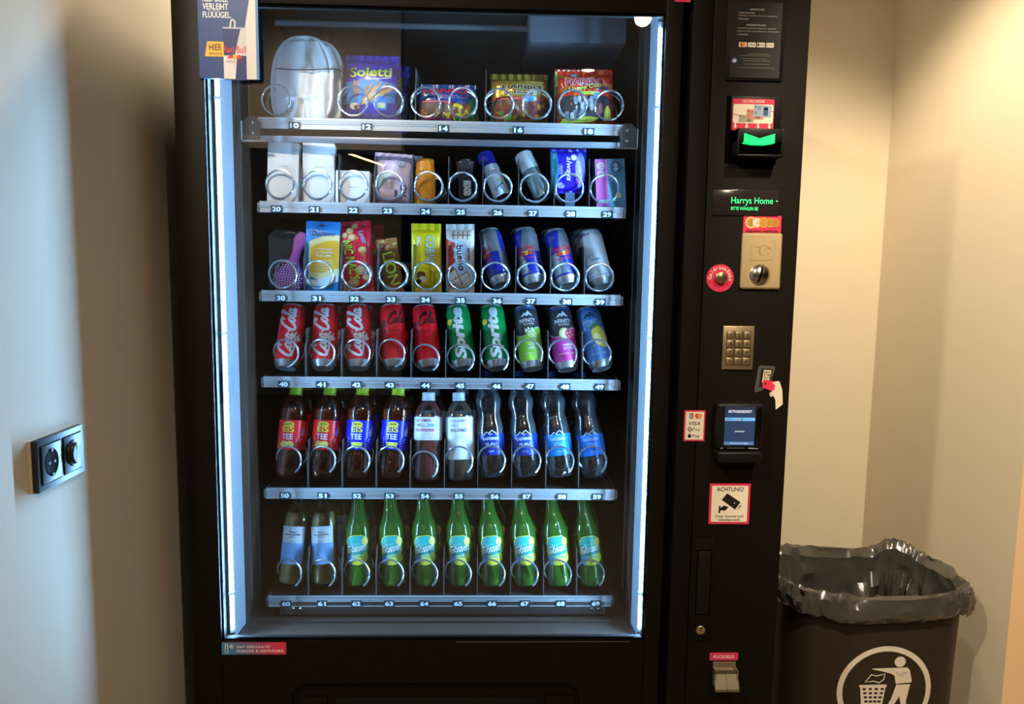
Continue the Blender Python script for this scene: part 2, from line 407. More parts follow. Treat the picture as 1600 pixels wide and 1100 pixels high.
m.build('sill', VM)
# door: frame, glass, lower panel with the flap
DOOR = MB()
DOOR.box(XL, OL, 0.0, 0.034, 0.04, ZT, black_metal, 0.0035); DOOR.box(OR, 0.379, 0.0, 0.034, 0.04, ZT, black_metal, 0.0035)
DOOR.box(OL - 0.002, OR + 0.002, 0.001, 0.034, OT, ZT, black_metal, 0.002)
door = DOOR.build('door_frame', VM)
m = MB(); g = mat('door_gasket', '060606', 0.8, spec=0.1)
for a in ((OL, OL + 0.004, OB, OT), (OR - 0.004, OR, OB, OT), (OL, OR, OB, OB + 0.003), (OL, OR, OT - 0.003, OT)): m.box(a[0], a[1], 0.006, 0.022, a[2], a[3], g)
m.build('gasket', door)
m = MB()
for i in range(96): m.box(-0.06 + i * 0.0039, -0.06 + i * 0.0039 + 0.0016, -0.0004, 0.002, OB - 0.0035, OB - 0.002, mat('perforation', '8a8078', 0.5))
tag(m.build('perforated_edge', door, smooth=False), kind='stuff')
MB().box(OL + 0.001, OR - 0.001, 0.0095, 0.0125, OB + 0.001, OT - 0.001, glassy('window_glass', (0.97, 0.98, 0.98), ior=1.52)).build('glass_pane', VM, smooth=False)
# lower door panel with a round-cornered recess
fx0, fx1 = P(455, 1085).x, P(905, 1085).x; fz = P(680, 1067).z
pts = [(OL + 0.0005, 0.04), (fx0, 0.04)]
R_ = 0.035
pts += [(fx0 + R_ - R_ * math.cos(math.radians(a)), fz - R_ + R_ * math.sin(math.radians(a))) for a in range(0, 91, 10)]
pts += [(fx1 - R_ + R_ * math.sin(math.radians(a)), fz - R_ + R_ * math.cos(math.radians(a))) for a in range(0, 91, 10)]
pts += [(fx1, 0.04), (OR - 0.0005, 0.04), (OR - 0.0005, OB - 0.001), (OL + 0.0005, OB - 0.001)]
m = MB().prism(pts, 0.0, -0.030, black_metal, lambda u, v, h: (u, -h, v))
m.build('lower_panel', door, smooth=False)
m = MB(); m.box(fx0 - 0.01, fx1 + 0.01, 0.012, 0.030, 0.05, fz + 0.01, black_metal)
m.build('flap_recess', door, smooth=False)
m = MB(); m.box(P(525, 1095).x, P(840, 1095).x, 0.004, 0.014, 0.30, P(680, 1094).z, black_plastic, 0.002)
m.box(P(468, 1095).x, P(510, 1095).x, 0.003, 0.014, 0.30, P(680, 1093).z, black_metal, 0.002); m.box(P(853, 1095).x, P(898, 1095).x, 0.003, 0.014, 0.30, P(680, 1093).z, black_metal, 0.002)
m.build('delivery_flap', door)
# payment column front: two plates with a joint
xs_ = P(1108, 200).x
m = MB(); m.box(0.398, xs_ - 0.0007, 0.0, 0.022, 0.04, ZT, black_metal, 0.0015); m.box(xs_ + 0.0007, XR, 0.0, 0.022, 0.04, ZT, black_metal, 0.003)
m.build('payment_panel', VM)
MB().box(0.377, 0.400, 0.0185, 0.0225, 0.04, ZT, black_deep).build('door_gap', VM)

# ------------------------------------------------------------------ trays
# the six trays: rail top, rail height, ring pixel row, ring columns, number tags
YR = 0.126
TR = [
 (1.8175, 0.024, 160, [431, 551, 607, 665, 723, 780, 839, 895, 952], [(460, '10'), (573, '12'), (693, '14'), (810, '16'), (920, '18')], [531, 648, 759, 868]),
 (1.6415, 0.024, 291, [436.5, 495, 551.5, 608, 669, 722.6, 777.5, 835, 890, 945], [(432, '20'), (491, '21'), (552, '22'), (606, '23'), (665, '24'), (720, '25'), (778, '26'), (833, '27'), (892, '28'), (949, '29')], None),
 (1.4500, 0.024, 431, [441, 497.6, 556, 614, 667, 721, 774, 830, 883, 937], [(439, '30'), (495, '31'), (554, '32'), (611, '33'), (665, '34'), (720, '35'), (777, '36'), (830, '37'), (886, '38'), (938, '39')], None),
 (1.2602, 0.0245, 553, [443, 500, 555.6, 610, 664, 719, 773, 826, 880, 934], [(443, '40'), (502, '41'), (557, '42'), (609, '43'), (665, '44'), (719, '45'), (776, '46'), (828, '47'), (883, '48'), (937, '49')], None),
 (1.0070, 0.0250, 721, [448, 502, 555.6, 609, 662.5, 717, 768, 823.6, 875.6, 927], [(445, '50'), (504, '51'), (558, '52'), (609, '53'), (664, '54'), (717, '55'), (773, '56'), (823, '57'), (878, '58'), (933, '59')], None),
 (0.7528, 0.0255, 899, [449, 502, 555.6, 609, 662.5, 715, 768, 820, 872, 924], [(447, '60'), (503, '61'), (557, '62'), (608, '63'), (663, '64'), (716, '65'), (769, '66'), (820, '67'), (876, '68'), (931, '69')], None),
]
RINGX = [[P(x, t[2], YR + 0.006).x for x in t[3]] for t in TR]
def helix(start, turns, pitch, r, sgn=1, flat=0.012):
    n = int(turns * 30); p = []
    for i in range(n + 1):
        a = math.radians(start) + sgn * 2 * PI * i / 30
        t = i / 30; p.append((r * math.cos(a), (flat * min(t, 1.0) + pitch * max(0.0, t - 1.0)), r * math.sin(a)))
    return p
COILM = {}
def coil(start, pitch, turns, sgn):
    k = (start, pitch, turns, sgn)
    if k not in COILM: COILM[k] = MB().tube(helix(start, turns, pitch, 0.0305, sgn, 0.012 if pitch < 0.07 else 0.05), 0.0022, mat('coil_wire', 'b4bcc4', 0.28, metal=0.85), 7).mesh('coil')
    return COILM[k]
tag_bg = ink('1d3440'); tag_ink = ink('e8f0f4')
TRAYS = []
XA, XB = -0.494, 0.2935
for ti, (z, hr, ry, rx, tags, divs) in enumerate(TR):
    m = MB()
    m.box(XA + 0.004, XB - 0.004, YR + 0.004, 0.66, z - 0.010, z - 0.0075, tray_metal)
    m.box(XA, XA + 0.0015, YR + 0.003, 0.66, z - hr, z + 0.002, tray_metal); m.box(XB - 0.0015, XB, YR + 0.003, 0.66, z - hr, z + 0.002, tray_metal)
    m.box(XA, XB, 0.655, 0.66, z - hr, z + 0.05, tray_metal)
    tr = m.build('shelf_tray', VM, smooth=False); TRAYS.append(tr)
    m = MB(); q = hr
    prof = [(0.003, 0), (0.0, 0.001), (0.0, 0.22 * q), (0.0012, 0.25 * q), (0.0012, 0.29 * q), (0.0, 0.32 * q), (0.0, 0.38 * q), (0.0012, 0.40 * q), (0.0012, 0.44 * q), (0.0, 0.47 * q), (0.0, 0.53 * q), (0.0022, 0.57 * q), (0.0022, 0.9 * q), (0.0, 0.93 * q), (0.0, q), (0.004, q)]
    vs = [(x, YR + y, z - d) for x in (XA, XB) for y, d in prof]; n = len(prof)
    m.add(vs, [(i, i + 1, n + i + 1, n + i) for i in range(n - 1)] + [tuple(range(n)), tuple(range(2 * n - 1, n - 1, -1))], alu)
    m.build('price_rail', tr, smooth=False)
    for xp, s in tags:
        zt = z - 0.71 * hr
        X = P(xp, (198, 329, 466, 600, 774, 943)[ti], YR).x
        a = Art().rect(-12, -7.6, 12, 7.6, tag_bg, 0).text(s, 0, 0, 18.5, 10.6, tag_ink, 1, bold=0.08)
        a.build('number_tag', tr, lambda u, v, h: (X + u, YR - 0.0003 - h, zt + v), None, False)
    if divs: dx = [(P(d, ry, YR).x) for d in divs]
    else: dx = [(RINGX[ti][i] + RINGX[ti][i + 1]) / 2 + 0.006 for i in range(9)]
    dh = 0.105 if ti else 0.115
    dm = MB()
    prof = [(0.137, -0.007), (0.137, dh * 0.62), (0.150, dh * 0.8), (0.150, dh), (0.64, dh), (0.64, -0.007)]
    for X in dx:
        MB().prism([(y, zz + z) for y, zz in prof], X - 0.0006, X + 0.0006, mat('divider_sheet', '6a6664', 0.4, metal=0.5), lambda u, v, h: (h, u, v)).build('divider', tr, smooth=False)
    for ci, X in enumerate(RINGX[ti]):
        pitch, turns = (0.062, 7.2) if ti < 2 else (0.058, 7.5)
        if ti >= 3: pitch, turns = 0.076, 6
        if ti == 2 and ci > 5: pitch = 0.068
        sg = 1
        if ti == 0: st, sg = ((-125, -1) if ci % 2 == 1 else (-55, 1)) if ci else (-30, 1)
        elif ti == 1: st = -118
        elif ti == 2: st = -112 if ci < 6 else -48
        elif ti == 3: st = (-75, -62, -62, -70, -55, -55, -50, -30, -48, -45)[ci]
        else: st = -52
        if ti == 1 and ci == 8: st = 40
        if ti >= 2 and not (ti == 2 and ci < 6): sg = 1
        zc = P(rx[ci], ry + {1: 7, 2: 5}.get(ti, 0) * (ci / 9 - 0.5) + (8 if ti == 3 and ci in (4, 5, 6) else 0) + (8 if ti == 4 and ci in (4,) else 0) + (5 if ti == 0 else 0) * (ci / 4 - 1) * 0.8, YR + 0.006).z
        o = bpy.data.objects.new('spiral_coil', coil(st, pitch, turns, sg)); link(o, tr); o.location = (X, YR + 0.003, zc)
    for X in (XA - 0.004, XB + 0.004):
        MB().box(X - 0.003, X + 0.003, YR + 0.005, YR + 0.018, z - hr, z - 0.004, mat('latch', '7c7874', 0.3, metal=0.6), 0.001).build('tray_latch', tr)
# carriage of the top tray: side brackets and a bar under the rail
br = mat('bracket_metal', '3a332f', 0.4, metal=0.4)
for sx, xe in ((1, -0.5145), (-1, 0.3085)):
    m = MB(); xo = xe - sx * 0.010
    m.prism([(0, -0.052), (0.036, -0.052), (0.036, -0.012), (0.028, 0.0), (0.012, 0.0), (0, -0.014)], 0.119, 0.1205, br, lambda u, v, h: (xo + sx * u * 1.05, h, 1.8175 + v))
    m.box(min(xo, xo + sx * 0.052), max(xo, xo + sx * 0.052), 0.112, 0.118, 1.7632, 1.7657, chrome)
    m.box(min(xo, xo + sx * 0.0025), max(xo, xo + sx * 0.0025), 0.112, 0.118, 1.7632, 1.806, chrome)
    for dz in (-0.014, -0.036): m.lathe([(0, -0.1165), (0.0035, -0.1175), (0.0042, -0.119)], chrome, 12, (xo + sx * 0.024, 0, 1.8175 + dz), 'Y')
    m.build('tray_bracket', TRAYS[0], smooth=False)
MB().box(-0.488, 0.287, 0.120, 0.130, 1.7655, 1.778, mat('carriage_bar', '70747c', 0.35, metal=0.6), 0.001).build('carriage_bar', TRAYS[0])

# ------------------------------------------------------------------ stickers and fittings on the front
def front(x0, y0, x1, y1, Y=0.0):
    a, b = P(x0, y1, Y), P(x1, y0, Y); return a.x, b.x, a.z, b.z
def sticker(name, label, px, art, thick=0.0006, edge=None, Y=0.0, r=0.002, parent=None):
    x0, x1, z0, z1 = front(*px, Y)
    w_, h_ = (x1 - x0) * 1000, (z1 - z0) * 1000
    p = MB().box(x0, x1, Y - thick, Y, z0, z1, edge or PINK, 0).build(name, parent or VM, smooth=False)
    if label: p['label'] = label
    A = Art(); art(A, w_, h_)
    A.build('print', p, lambda u, v, h: (x0 + u, Y - thick - h, z0 + v), None, False)
    return p
def s_poster(A, W, H):
    navy = ink('23417f'); silver = ink('d3d1d0')
    A.rect(0, 0, W, H, navy, 0)
    A.poly([(W * 0.90, H), (W * 0.62, 0), (W * 0.97, 0), (W * 0.97, H)], silver, 1); A.rect(W * 0.955, 0, W, H, ink('4d7fc0'), 2)
    for s, wd, yy in (('RED BULL', 0.42, 0.848), ('VERLEIHT', 0.42, 0.765), ('FLÜÜÜGEL.', 0.47, 0.686)): A.text(s, W * (0.085 + wd / 2), H * yy, W * wd, H * (0.066 if 'Ü' not in s else 0.078), WHITE, 3, bold=0.02)
    cx, cw = W * 0.60, W * 0.38
    A.rrect(cx - cw / 2, -2, cx + cw / 2, H * 0.545, 3, ink('16296a'), 3)
    A.poly([(cx + cw * 0.28, H * 0.545), (cx + cw / 2, H * 0.545), (cx + cw / 2, H * 0.25), (cx - cw * 0.02, H * 0.25)], ink('c4c4c8'), 4)
    A.rect(cx - cw / 2, 0, cx - cw * 0.03, H * 0.25, ink('dad8d8'), 4); A.poly([(cx - cw * 0.03, 0), (cx - cw * 0.02, H * 0.25), (cx + cw * 0.1, H * 0.25), (cx, 0)], ink('dad8d8'), 4)
    A.rect(cx - cw / 2, H * 0.535, cx + cw / 2, H * 0.55, ink('b9bcc4'), 5); A.stroke([(cx - cw * 0.18, H * 0.55), (cx - cw * 0.12, H * 0.625), (cx + 0.02 * cw, H * 0.615), (cx + cw * 0.02, H * 0.55)], 3, ink('c9ccd2'), 5)
    A.text('Red Bull', cx, H * 0.315, cw * 0.97, H * 0.075, ink('cf2338'), 6, bold=0.02)
    A.ell(cx, H * 0.235, cw * 0.12, H * 0.028, ink('e0a93a'), 6)
    for s in (-1, 1): A.poly([(cx + s * 2, H * 0.235), (cx + s * cw * 0.18, H * 0.262), (cx + s * cw * 0.34, H * 0.225), (cx + s * cw * 0.2, H * 0.215)], ink('cf2338'), 7)
    A.text('ENERGY DRINK', cx, H * 0.185, cw * 0.75, H * 0.025, ink('8b3a55'), 6)
    A.poly([(W * 0.10, H * 0.235), (W * 0.145, H * 0.395), (W * 0.42, H * 0.395), (W * 0.42, H * 0.235)], ink('e9b43a'), 6)
    A.text('HIER', W * 0.28, H * 0.335, W * 0.21, H * 0.07, BLACK, 7, bold=0.03); A.text('ERHÄLTLICH', W * 0.28, H * 0.268, W * 0.21, H * 0.028, BLACK, 7, bold=0.03)
sticker('poster', 'blue and silver drink advert with a can, taped on the glass corner', (313, -22, 403, 123), s_poster, 0.003, ink('2f5fa8'), Y=-0.0005)
def s_chill(A, W, H):
    for i in range(24):
        t = i / 23; c = [int(a + (b - a) * min(1, max(0, t * 1.25 - 0.1))) for a, b in ((60, 220), (132, 55), (170, 78))]
        A.rect(W * i / 24, 0, W * (i + 1) / 24, H, ink('%02x%02x%02x' % tuple(c)), 0)
    A.text('24/7 GEKÜHLTE', W * 0.49, H * 0.66, W * 0.52, H * 0.22, WHITE, 2, bold=0.02); A.text('SNACKS & GETRÄNKE', W * 0.595, H * 0.32, W * 0.73, H * 0.24, WHITE, 2, bold=0.02)
    A.ring(W * 0.075, H * 0.24, H * 0.13, 1.0, CREAM, 2); A.rrect(W * 0.052, H * 0.3, W * 0.098, H * 0.88, 2.5, CREAM, 2); A.rrect(W * 0.062, H * 0.3, W * 0.088, H * 0.83, 1.6, ink('4a8aa8'), 3)
    for k in range(4):
        q = k * PI / 4; A.stroke([(W * 0.15 - 5 * math.cos(q), H * 0.68 - 5 * math.sin(q)), (W * 0.15 + 5 * math.cos(q), H * 0.68 + 5 * math.sin(q))], 1.3, CREAM, 3, smooth=False)
sticker('cooling_sticker', 'blue to red strip sticker about chilled snacks, below the glass', (347, 1003.5, 447, 1022.5), s_chill)
sticker('pink_sticker', None, (1054, -22, 1080, 3), lambda A, W, H: A.rect(0, 0, W, H, PINK, 0))
# instruction plate
def s_instr(A, W, H):
    g = ink('b9b0a4'); A.rrect(0, 0, W, H, 4, ink('15110e'), 0)
    A.text('BARZAHLUNG', W * 0.50, H * 0.905, W * 0.28, H * 0.024, g, 2, bold=0.03)
    for i, s in enumerate(('1 Geld einwerfen', '2 Produkt auswählen (Nummer eingeben)', '3 Genießen')): A.text(s, W * (0.12 + (0.17, 0.385, 0.11)[i]), H * (0.86 - 0.04 * i), W * (0.33, 0.77, 0.22)[i], H * 0.024, g, 2)
    A.text('KARTENZAHLUNG', W * 0.49, H * 0.70, W * 0.38, H * 0.024, g, 2, bold=0.03)
    for i, s in enumerate(('1 Produkt auswählen (Nummer eingeben)', '2 Karte an den Leser halten (ca. 8 Sekunden)', '3 Genießen')): A.text(s, W * (0.12 + (0.385, 0.415, 0.11)[i]), H * (0.655 - 0.04 * i), W * (0.77, 0.83, 0.22)[i], H * 0.024, g, 2)
    for i in range(4):
        x0 = W * (0.165 + 0.18 * i); x1 = x0 + W * 0.157; y0, y1 = H * 0.408, H * 0.47; c = (x0 + x1) / 2; A.rrect(x0, y0, x1, y1, 1.2, CREAM, 2); cy = (y0 + y1) / 2
        if i == 0: A.ell(c - 2, cy, 3.6, 3.6, ink('d8352a'), 3); A.ell(c + 2, cy, 3.6, 3.6, ink('e8962e'), 4)
        if i == 1: A.text('VISA', c, cy, 11, 4.2, BLACK, 3, bold=0.02, shear=0.2)
        if i > 1:
            A.text('Pay', c + 3, cy - 0.5, 8, 5, BLACK, 3, bold=0.01)
            if i == 2: A.ell(c - 5, cy, 2.1, 2.5, BLACK, 3); A.ell(c - 4.5, cy + 3, 0.6, 1.1, BLACK, 3)
            else: A.ring(c - 5, cy, 2.1, 1.0, ink('4d5a66'), 3, a0=30, a1=340)
    for y, a, b in ((0.318, 0.34, 0.70), (0.295, 0.19, 0.83), (0.252, 0.22, 0.78), (0.227, 0.28, 0.72), (0.182, 0.28, 0.72), (0.135, 0.15, 0.85)): A.lines(W * a, H * (y - 0.008), W * b + 8, H * (y + 0.008), 1, ink('8a8378'), 2, 0.9)
    A.ell(W * 0.09, H * 0.225, W * 0.055, W * 0.055, ink('4a5fa0'), 2); A.rrect(W * 0.055, H * 0.205, W * 0.125, H * 0.24, 1, CREAM, 3); A.text('@', W * 0.09, H * 0.222, 4.5, 3.6, ink('3a4c90'), 4)
plate = MB(); x0, x1, z0, z1 = front(1132, 2, 1228, 126)
plate.box(x0, x1, -0.004, 0.0, z0, z1, black_plastic, 0.0015).build('instruction_frame', VM)
sticker('instruction_card', 'black card with payment instructions in small white print', (1139, 5, 1223, 121), s_instr, 0.0008, ink('1e1915'), Y=-0.004)
# bill acceptor
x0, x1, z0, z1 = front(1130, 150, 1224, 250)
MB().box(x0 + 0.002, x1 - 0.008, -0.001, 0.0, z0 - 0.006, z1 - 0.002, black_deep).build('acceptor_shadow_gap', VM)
m = MB(); a0, a1, b0, b1 = front(1139, 152, 1220, 206); m.box(a0, a1, -0.006, 0.0, b0, b1, black_plastic, 0.002)
n0, n1, o0, o1 = front(1141, 207, 1214, 249); m.box(n0, n1, -0.040, 0.0, o0 + 0.028, o1, black_plastic, 0.003); m.box(n0, n1, -0.040, 0.0, o0, o0 + 0.005, black_plastic, 0.002)
m.box(n0, n0 + 0.005, -0.040, 0.0, o0, o1, black_plastic, 0.002); m.box(n1 - 0.005, n1, -0.040, 0.0, o0, o1, black_plastic, 0.002); m.box(n0, n1, -0.006, -0.001, o0, o1, black_deep)
acc = m.build('bill_acceptor', VM)
gl = mat('green_light', '14e070', 0.4, emit=1.15)
c = (n0 + n1) / 2 - 0.004; wv = 0.030; zv = o0 + 0.028
MB().prism([(c - wv, zv + 0.016), (c, zv + 0.0065), (c + wv, zv + 0.016), (c + wv, zv - 0.002), (c + 0.012, zv - 0.005), (c - 0.012, zv - 0.005), (c - wv, zv - 0.002)], -0.0435, -0.030, gl, lambda u, v, h: (u, h, v)).build('green_mouth', acc, smooth=False)
def s_bills(A, W, H):
    A.rrect(0, 0, W, H, 4, PINK, 0); A.rrect(1.5, H * 0.22, W - 1.5, H * 0.83, 4, CREAM, 1); A.text('GELDSCHEINE', W * 0.49, H * 0.925, W * 0.54, H * 0.09, CREAM, 2, bold=0.015)
    A.stroke([(1, H * 0.52), (W * 0.15, H * 0.46)], 1.5, PINK, 2, False); A.stroke([(W * 0.93, H * 0.63), (W - 1, H * 0.60)], 1.5, PINK, 2, False)
    for i, (x, y, wd, hh, c1, c2, s) in enumerate(((0.15, 0.25, 0.36, 0.24, 'a9a890', '6f7a5c', '5'), (0.33, 0.36, 0.42, 0.31, 'cf8f7c', '9c3f2e', '10'), (0.50, 0.44, 0.43, 0.38, '9fb2c2', '3d5584', '20'))):
        X, Y, a, b = W * x, H * y, W * wd, H * hh
        A.poly([(X, Y), (X + a, Y - b * 0.03), (X + a * 1.02, Y + b * 0.9), (X + a * 0.02, Y + b)], ink(c1), 3 + i * 2); A.rect(X + a * 0.56, Y + b * 0.08, X + a * 0.82, Y + b * 0.7, ink(c2), 4 + i * 2)
        A.ell(X + a * 0.69, Y + b * 0.7, a * 0.13, b * 0.14, ink(c2), 4 + i * 2); A.text(s, X + a * 0.32, Y + b * 0.72, a * 0.2, b * 0.3, ink(c2), 4 + i * 2); A.ell(X + a * 0.12, Y + b * 0.8, 1.6, 1.2, BLACK, 4 + i * 2)
        A.text('€', X + a * 0.16, Y + b * 0.3, None, b * 0.25, ink(c2), 4 + i * 2)
    for i in range(4):
        x = W * (0.08 + 0.275 * i); A.rect(x - 1.5, H * 0.1, x + 1.5, H * 0.24, CREAM, 2); A.poly([(x - 4, H * 0.13), (x, H * 0.05), (x + 4, H * 0.13)], CREAM, 3)
sticker('banknote_sticker', 'pink and cream banknote sticker above the bill slot', (1143, 155.5, 1210, 203), s_bills, 0.0008, PINK, Y=-0.006, parent=acc)
# display
x0, x1, z0, z1 = front(1112, 298, 1217, 336)
disp = MB().box(x0, x1, -0.003, 0.0, z0, z1, mat('display_window', '2a2323', 0.15), 0.001).build('display', VM)
dg = mat('display_green', '35f58a', 0.5, emit=1.3)
W_, H_ = (x1 - x0) * 1000, (z1 - z0) * 1000
Art().text('Harrys Home', W_ * 0.595, H_ * 0.55, W_ * 0.63, H_ * 0.33, dg, 1, bold=0.0).rect(W_ * 0.955, H_ * 0.56, W_ * 0.985, H_ * 0.60, dg, 1).text('BITTE WÄHLEN SIE', W_ * 0.485, H_ * 0.285, W_ * 0.41, H_ * 0.16, dg, 1).build('display_text', disp, lambda u, v, h: (x0 + u, -0.003 - h, z0 + v), None, False)
# coin sticker and coin plate
def s_coins(A, W, H):
    A.rect(0, 0, W, H, PINK, 0)
    for i, (c1, c2) in enumerate((('d8c08a', 'c08a38'), ('c7b48e', 'd8d0c0'), ('c9953f', 'b98434'), ('c48d3a', 'ad7a30'), ('b97f36', 'a8722e'))):
        r = H * (0.33, 0.29, 0.30, 0.27, 0.25)[i]; cx = W * (0.20, 0.36, 0.54, 0.71, 0.84)[i]; A.ell(cx, H * 0.60, r, r, ink(c1), 1 + i * 2); A.ell(cx, H * 0.60, r * 0.72, r * 0.72, ink(c2), 2 + i * 2)
        if i < 2: A.text('21'[i], cx, H * 0.60, None, H * 0.24, ink('7c5a28'), 3 + i * 2)
    A.text('Automat wechselt', W * 0.5, H * 0.14, W * 0.86, H * 0.19, ink('3a1016'), 12, bold=0.01)
sticker('coin_sticker', 'pink sticker with five coins above the coin slot', (1160.5, 337.5, 1221, 364), s_coins)
x0, x1, z0, z1 = front(1154.5, 364.5, 1221.5, 451)
cp = MB().box(x0, x1, -0.007, 0.0, z0, z1, mat('cream_coin_plate', 'a8926a', 0.5, bump=0.1, bscale=300), 0.005, 3).build('coin_plate', VM)
cm = mat('cream_emboss', '94805a', 0.45)
cw = (x1 - x0) * 1000; chh = (z1 - z0) * 1000
Art().stroke([(cw * 0.22, chh * 0.50), (cw * 0.80, chh * 0.53)], 0.9, cm, 1, False).stroke([(cw * 0.22, chh * 0.50), (cw * 0.24, chh * 0.80)], 0.7, cm, 1, False).stroke([(cw * 0.80, chh * 0.53), (cw * 0.81, chh * 0.86)], 0.9, cm, 1, False).ring(cw * 0.55, chh * 0.69, 10, 1.0, cm, 1, a0=20, a1=330).stroke([(cw * 0.3, chh * 0.75), (cw * 0.45, chh * 0.73), (cw * 0.42, chh * 0.6)], 0.9, cm, 1).stroke([(cw * 0.52, chh * 0.68), (cw * 0.68, chh * 0.74), (cw * 0.75, chh * 0.66)], 0.9, cm, 1).build('embossing', cp, lambda u, v, h: (x0 + u, -0.007 - h, z0 + v), None, False)
cc = P(1187, 429, -0.007)
dm = MB().lathe([(0.0205, 0.0068), (0.0205, 0.0085), (0.0185, 0.0100), (0.0165, 0.0130), (0.010, 0.0165), (0.0, 0.0178)], mat('coin_dome', 'b9b2a6', 0.25, metal=1.0), 40, (0, 0, 0))
# dome faces the viewer
vs = [(cc.x + v[0], -v[2], cc.z + v[1]) for v in dm.v]; dm.v = vs
dome = dm.build('coin_slot_dome', cp)
MB().tube([(cc.x + 0.0035 * math.cos(k * PI / 8) - 0.0015, -0.0075 - 0.0105 * math.sin(k * PI / 8) ** 0.6, cc.z + 0.0155 * math.cos(k * PI / 8)) for k in range(9)], 0.0022, black_deep, 6).build('coin_slot', dome)
# coin return button
def ring_y(prof, cx, cz, m, seg=40):
    mb = MB().lathe(prof, m, seg); mb.v = [(cx + v[0], -v[2], cz + v[1]) for v in mb.v]; return mb
b0 = P(1125, 434.5); rb = 0.0282
bt = ring_y([(0.0, 0.0006), (rb, 0.0006), (rb, 0.0)], b0.x, b0.z, PINK).build('return_sticker', VM); bt['label'] = 'round pink sticker around the coin return button'
Art().arctext('Geldrückgabe', 0, 0, 20.5, 5.4, WHITE, 188, -18, 1, bold=0.01).build('print', bt, lambda u, v, h: (b0.x + u, -0.0006 - h, b0.z + v), None, False)
ring_y([(0.0, 0.011), (0.0095, 0.0105), (0.0115, 0.009), (0.0125, 0.0)], b0.x, b0.z + 0.001, mat('brass_button', 'b09a6c', 0.3, metal=0.9, noise=0.15, nscale=300)).build('return_button', VM)
# keypad
x0, x1, z0, z1 = front(1126.5, 509.5, 1178.5, 577)
kp = MB().box(x0, x1, -0.004, 0.0, z0, z1, steel_warm, 0.0015).build('keypad', VM)
kw, kh = x1 - x0, z1 - z0
dark_ink = ink('3a2d1c')
for r in range(4):
    for c in range(3):
        kx, kz = x0 + kw * (0.235 + 0.265 * c), z1 - kh * (0.205 + 0.2 * r); s = 0.0072
        MB().box(kx - s - 0.0012, kx + s + 0.0012, -0.0046, -0.003, kz - s - 0.0012, kz + s + 0.0012, dark_ink, 0.0015).box(kx - s, kx + s, -0.0062, -0.003, kz - s, kz + s, steel_warm, 0.0012).build('key', kp)
        ch = '123456789*0#'[r * 3 + c]
        Art().text(ch, 0, 0 if ch != '*' else 0, None, 8 if ch != '*' else 5, dark_ink, 1, bold=0.01).build('key_digit', kp, lambda u, v, h: (kx + u, -0.0062 - h, kz + v), None, False)
# stickers: card hand, card logos, camera warning
def s_hand(A, W, H):
    pass
hx0, hx1, hz0, hz1 = front(1174, 571, 1226, 641)
hp = MB(); hw, hh = (hx1 - hx0), (hz1 - hz0)
def HM(u, v, h): return (hx0 + u * hw, -h, hz0 + v * hh)
hp.prism([(0.06, 0.42), (0.15, 0.96), (0.22, 1.0), (0.66, 0.98), (0.70, 0.95), (0.58, 0.62), (0.30, 0.44), (0.12, 0.40)], 0.0, 0.0005, ink('4a4642'), HM)
ho = hp.build('hand_sticker', VM, smooth=False); ho['label'] = 'sticker of a hand holding a pink card to a small black reader'
A = Art(); U, V = hw * 1000, hh * 1000
def q(*p): return [(x * U, y * V) for x, y in p]
A.poly(q((0.20, 0.52), (0.26, 0.93), (0.62, 0.92), (0.52, 0.52)), ink('191615'), 1); A.poly(q((0.29, 0.62), (0.33, 0.90), (0.58, 0.89), (0.52, 0.62)), ink('cdbfa6'), 2)
rr = random.Random(3)
for i in range(4):
    for j in range(4): A.rect(U * (0.345 + 0.055 * i), V * (0.65 + 0.058 * j), U * (0.345 + 0.055 * i + rr.uniform(0.02, 0.045)), V * (0.65 + 0.058 * j + 0.038), ink('2c2620'), 3)
A.poly(q((0.30, 0.52), (0.33, 0.68), (0.80, 0.64), (0.66, 0.42)), ink('d8334e'), 4); A.poly(q((0.36, 0.58), (0.38, 0.62), (0.44, 0.615), (0.42, 0.57)), ink('5a1422'), 5)
A.poly(q((0.62, 0.62), (0.78, 0.66), (0.86, 0.64), (0.96, 0.46), (1.0, 0.14), (0.78, 0.02), (0.75, 0.24), (0.62, 0.40), (0.63, 0.44), (0.70, 0.46), (0.72, 0.56)), ink('d8cab2'), 6)
A.poly(q((0.55, 0.40), (0.56, 0.33), (0.62, 0.30), (0.70, 0.34), (0.66, 0.42)), ink('c9b99e'), 5)
A.build('print', ho, lambda u, v, h: (hx0 + u, -0.0005 - h, hz0 + v), None, False)
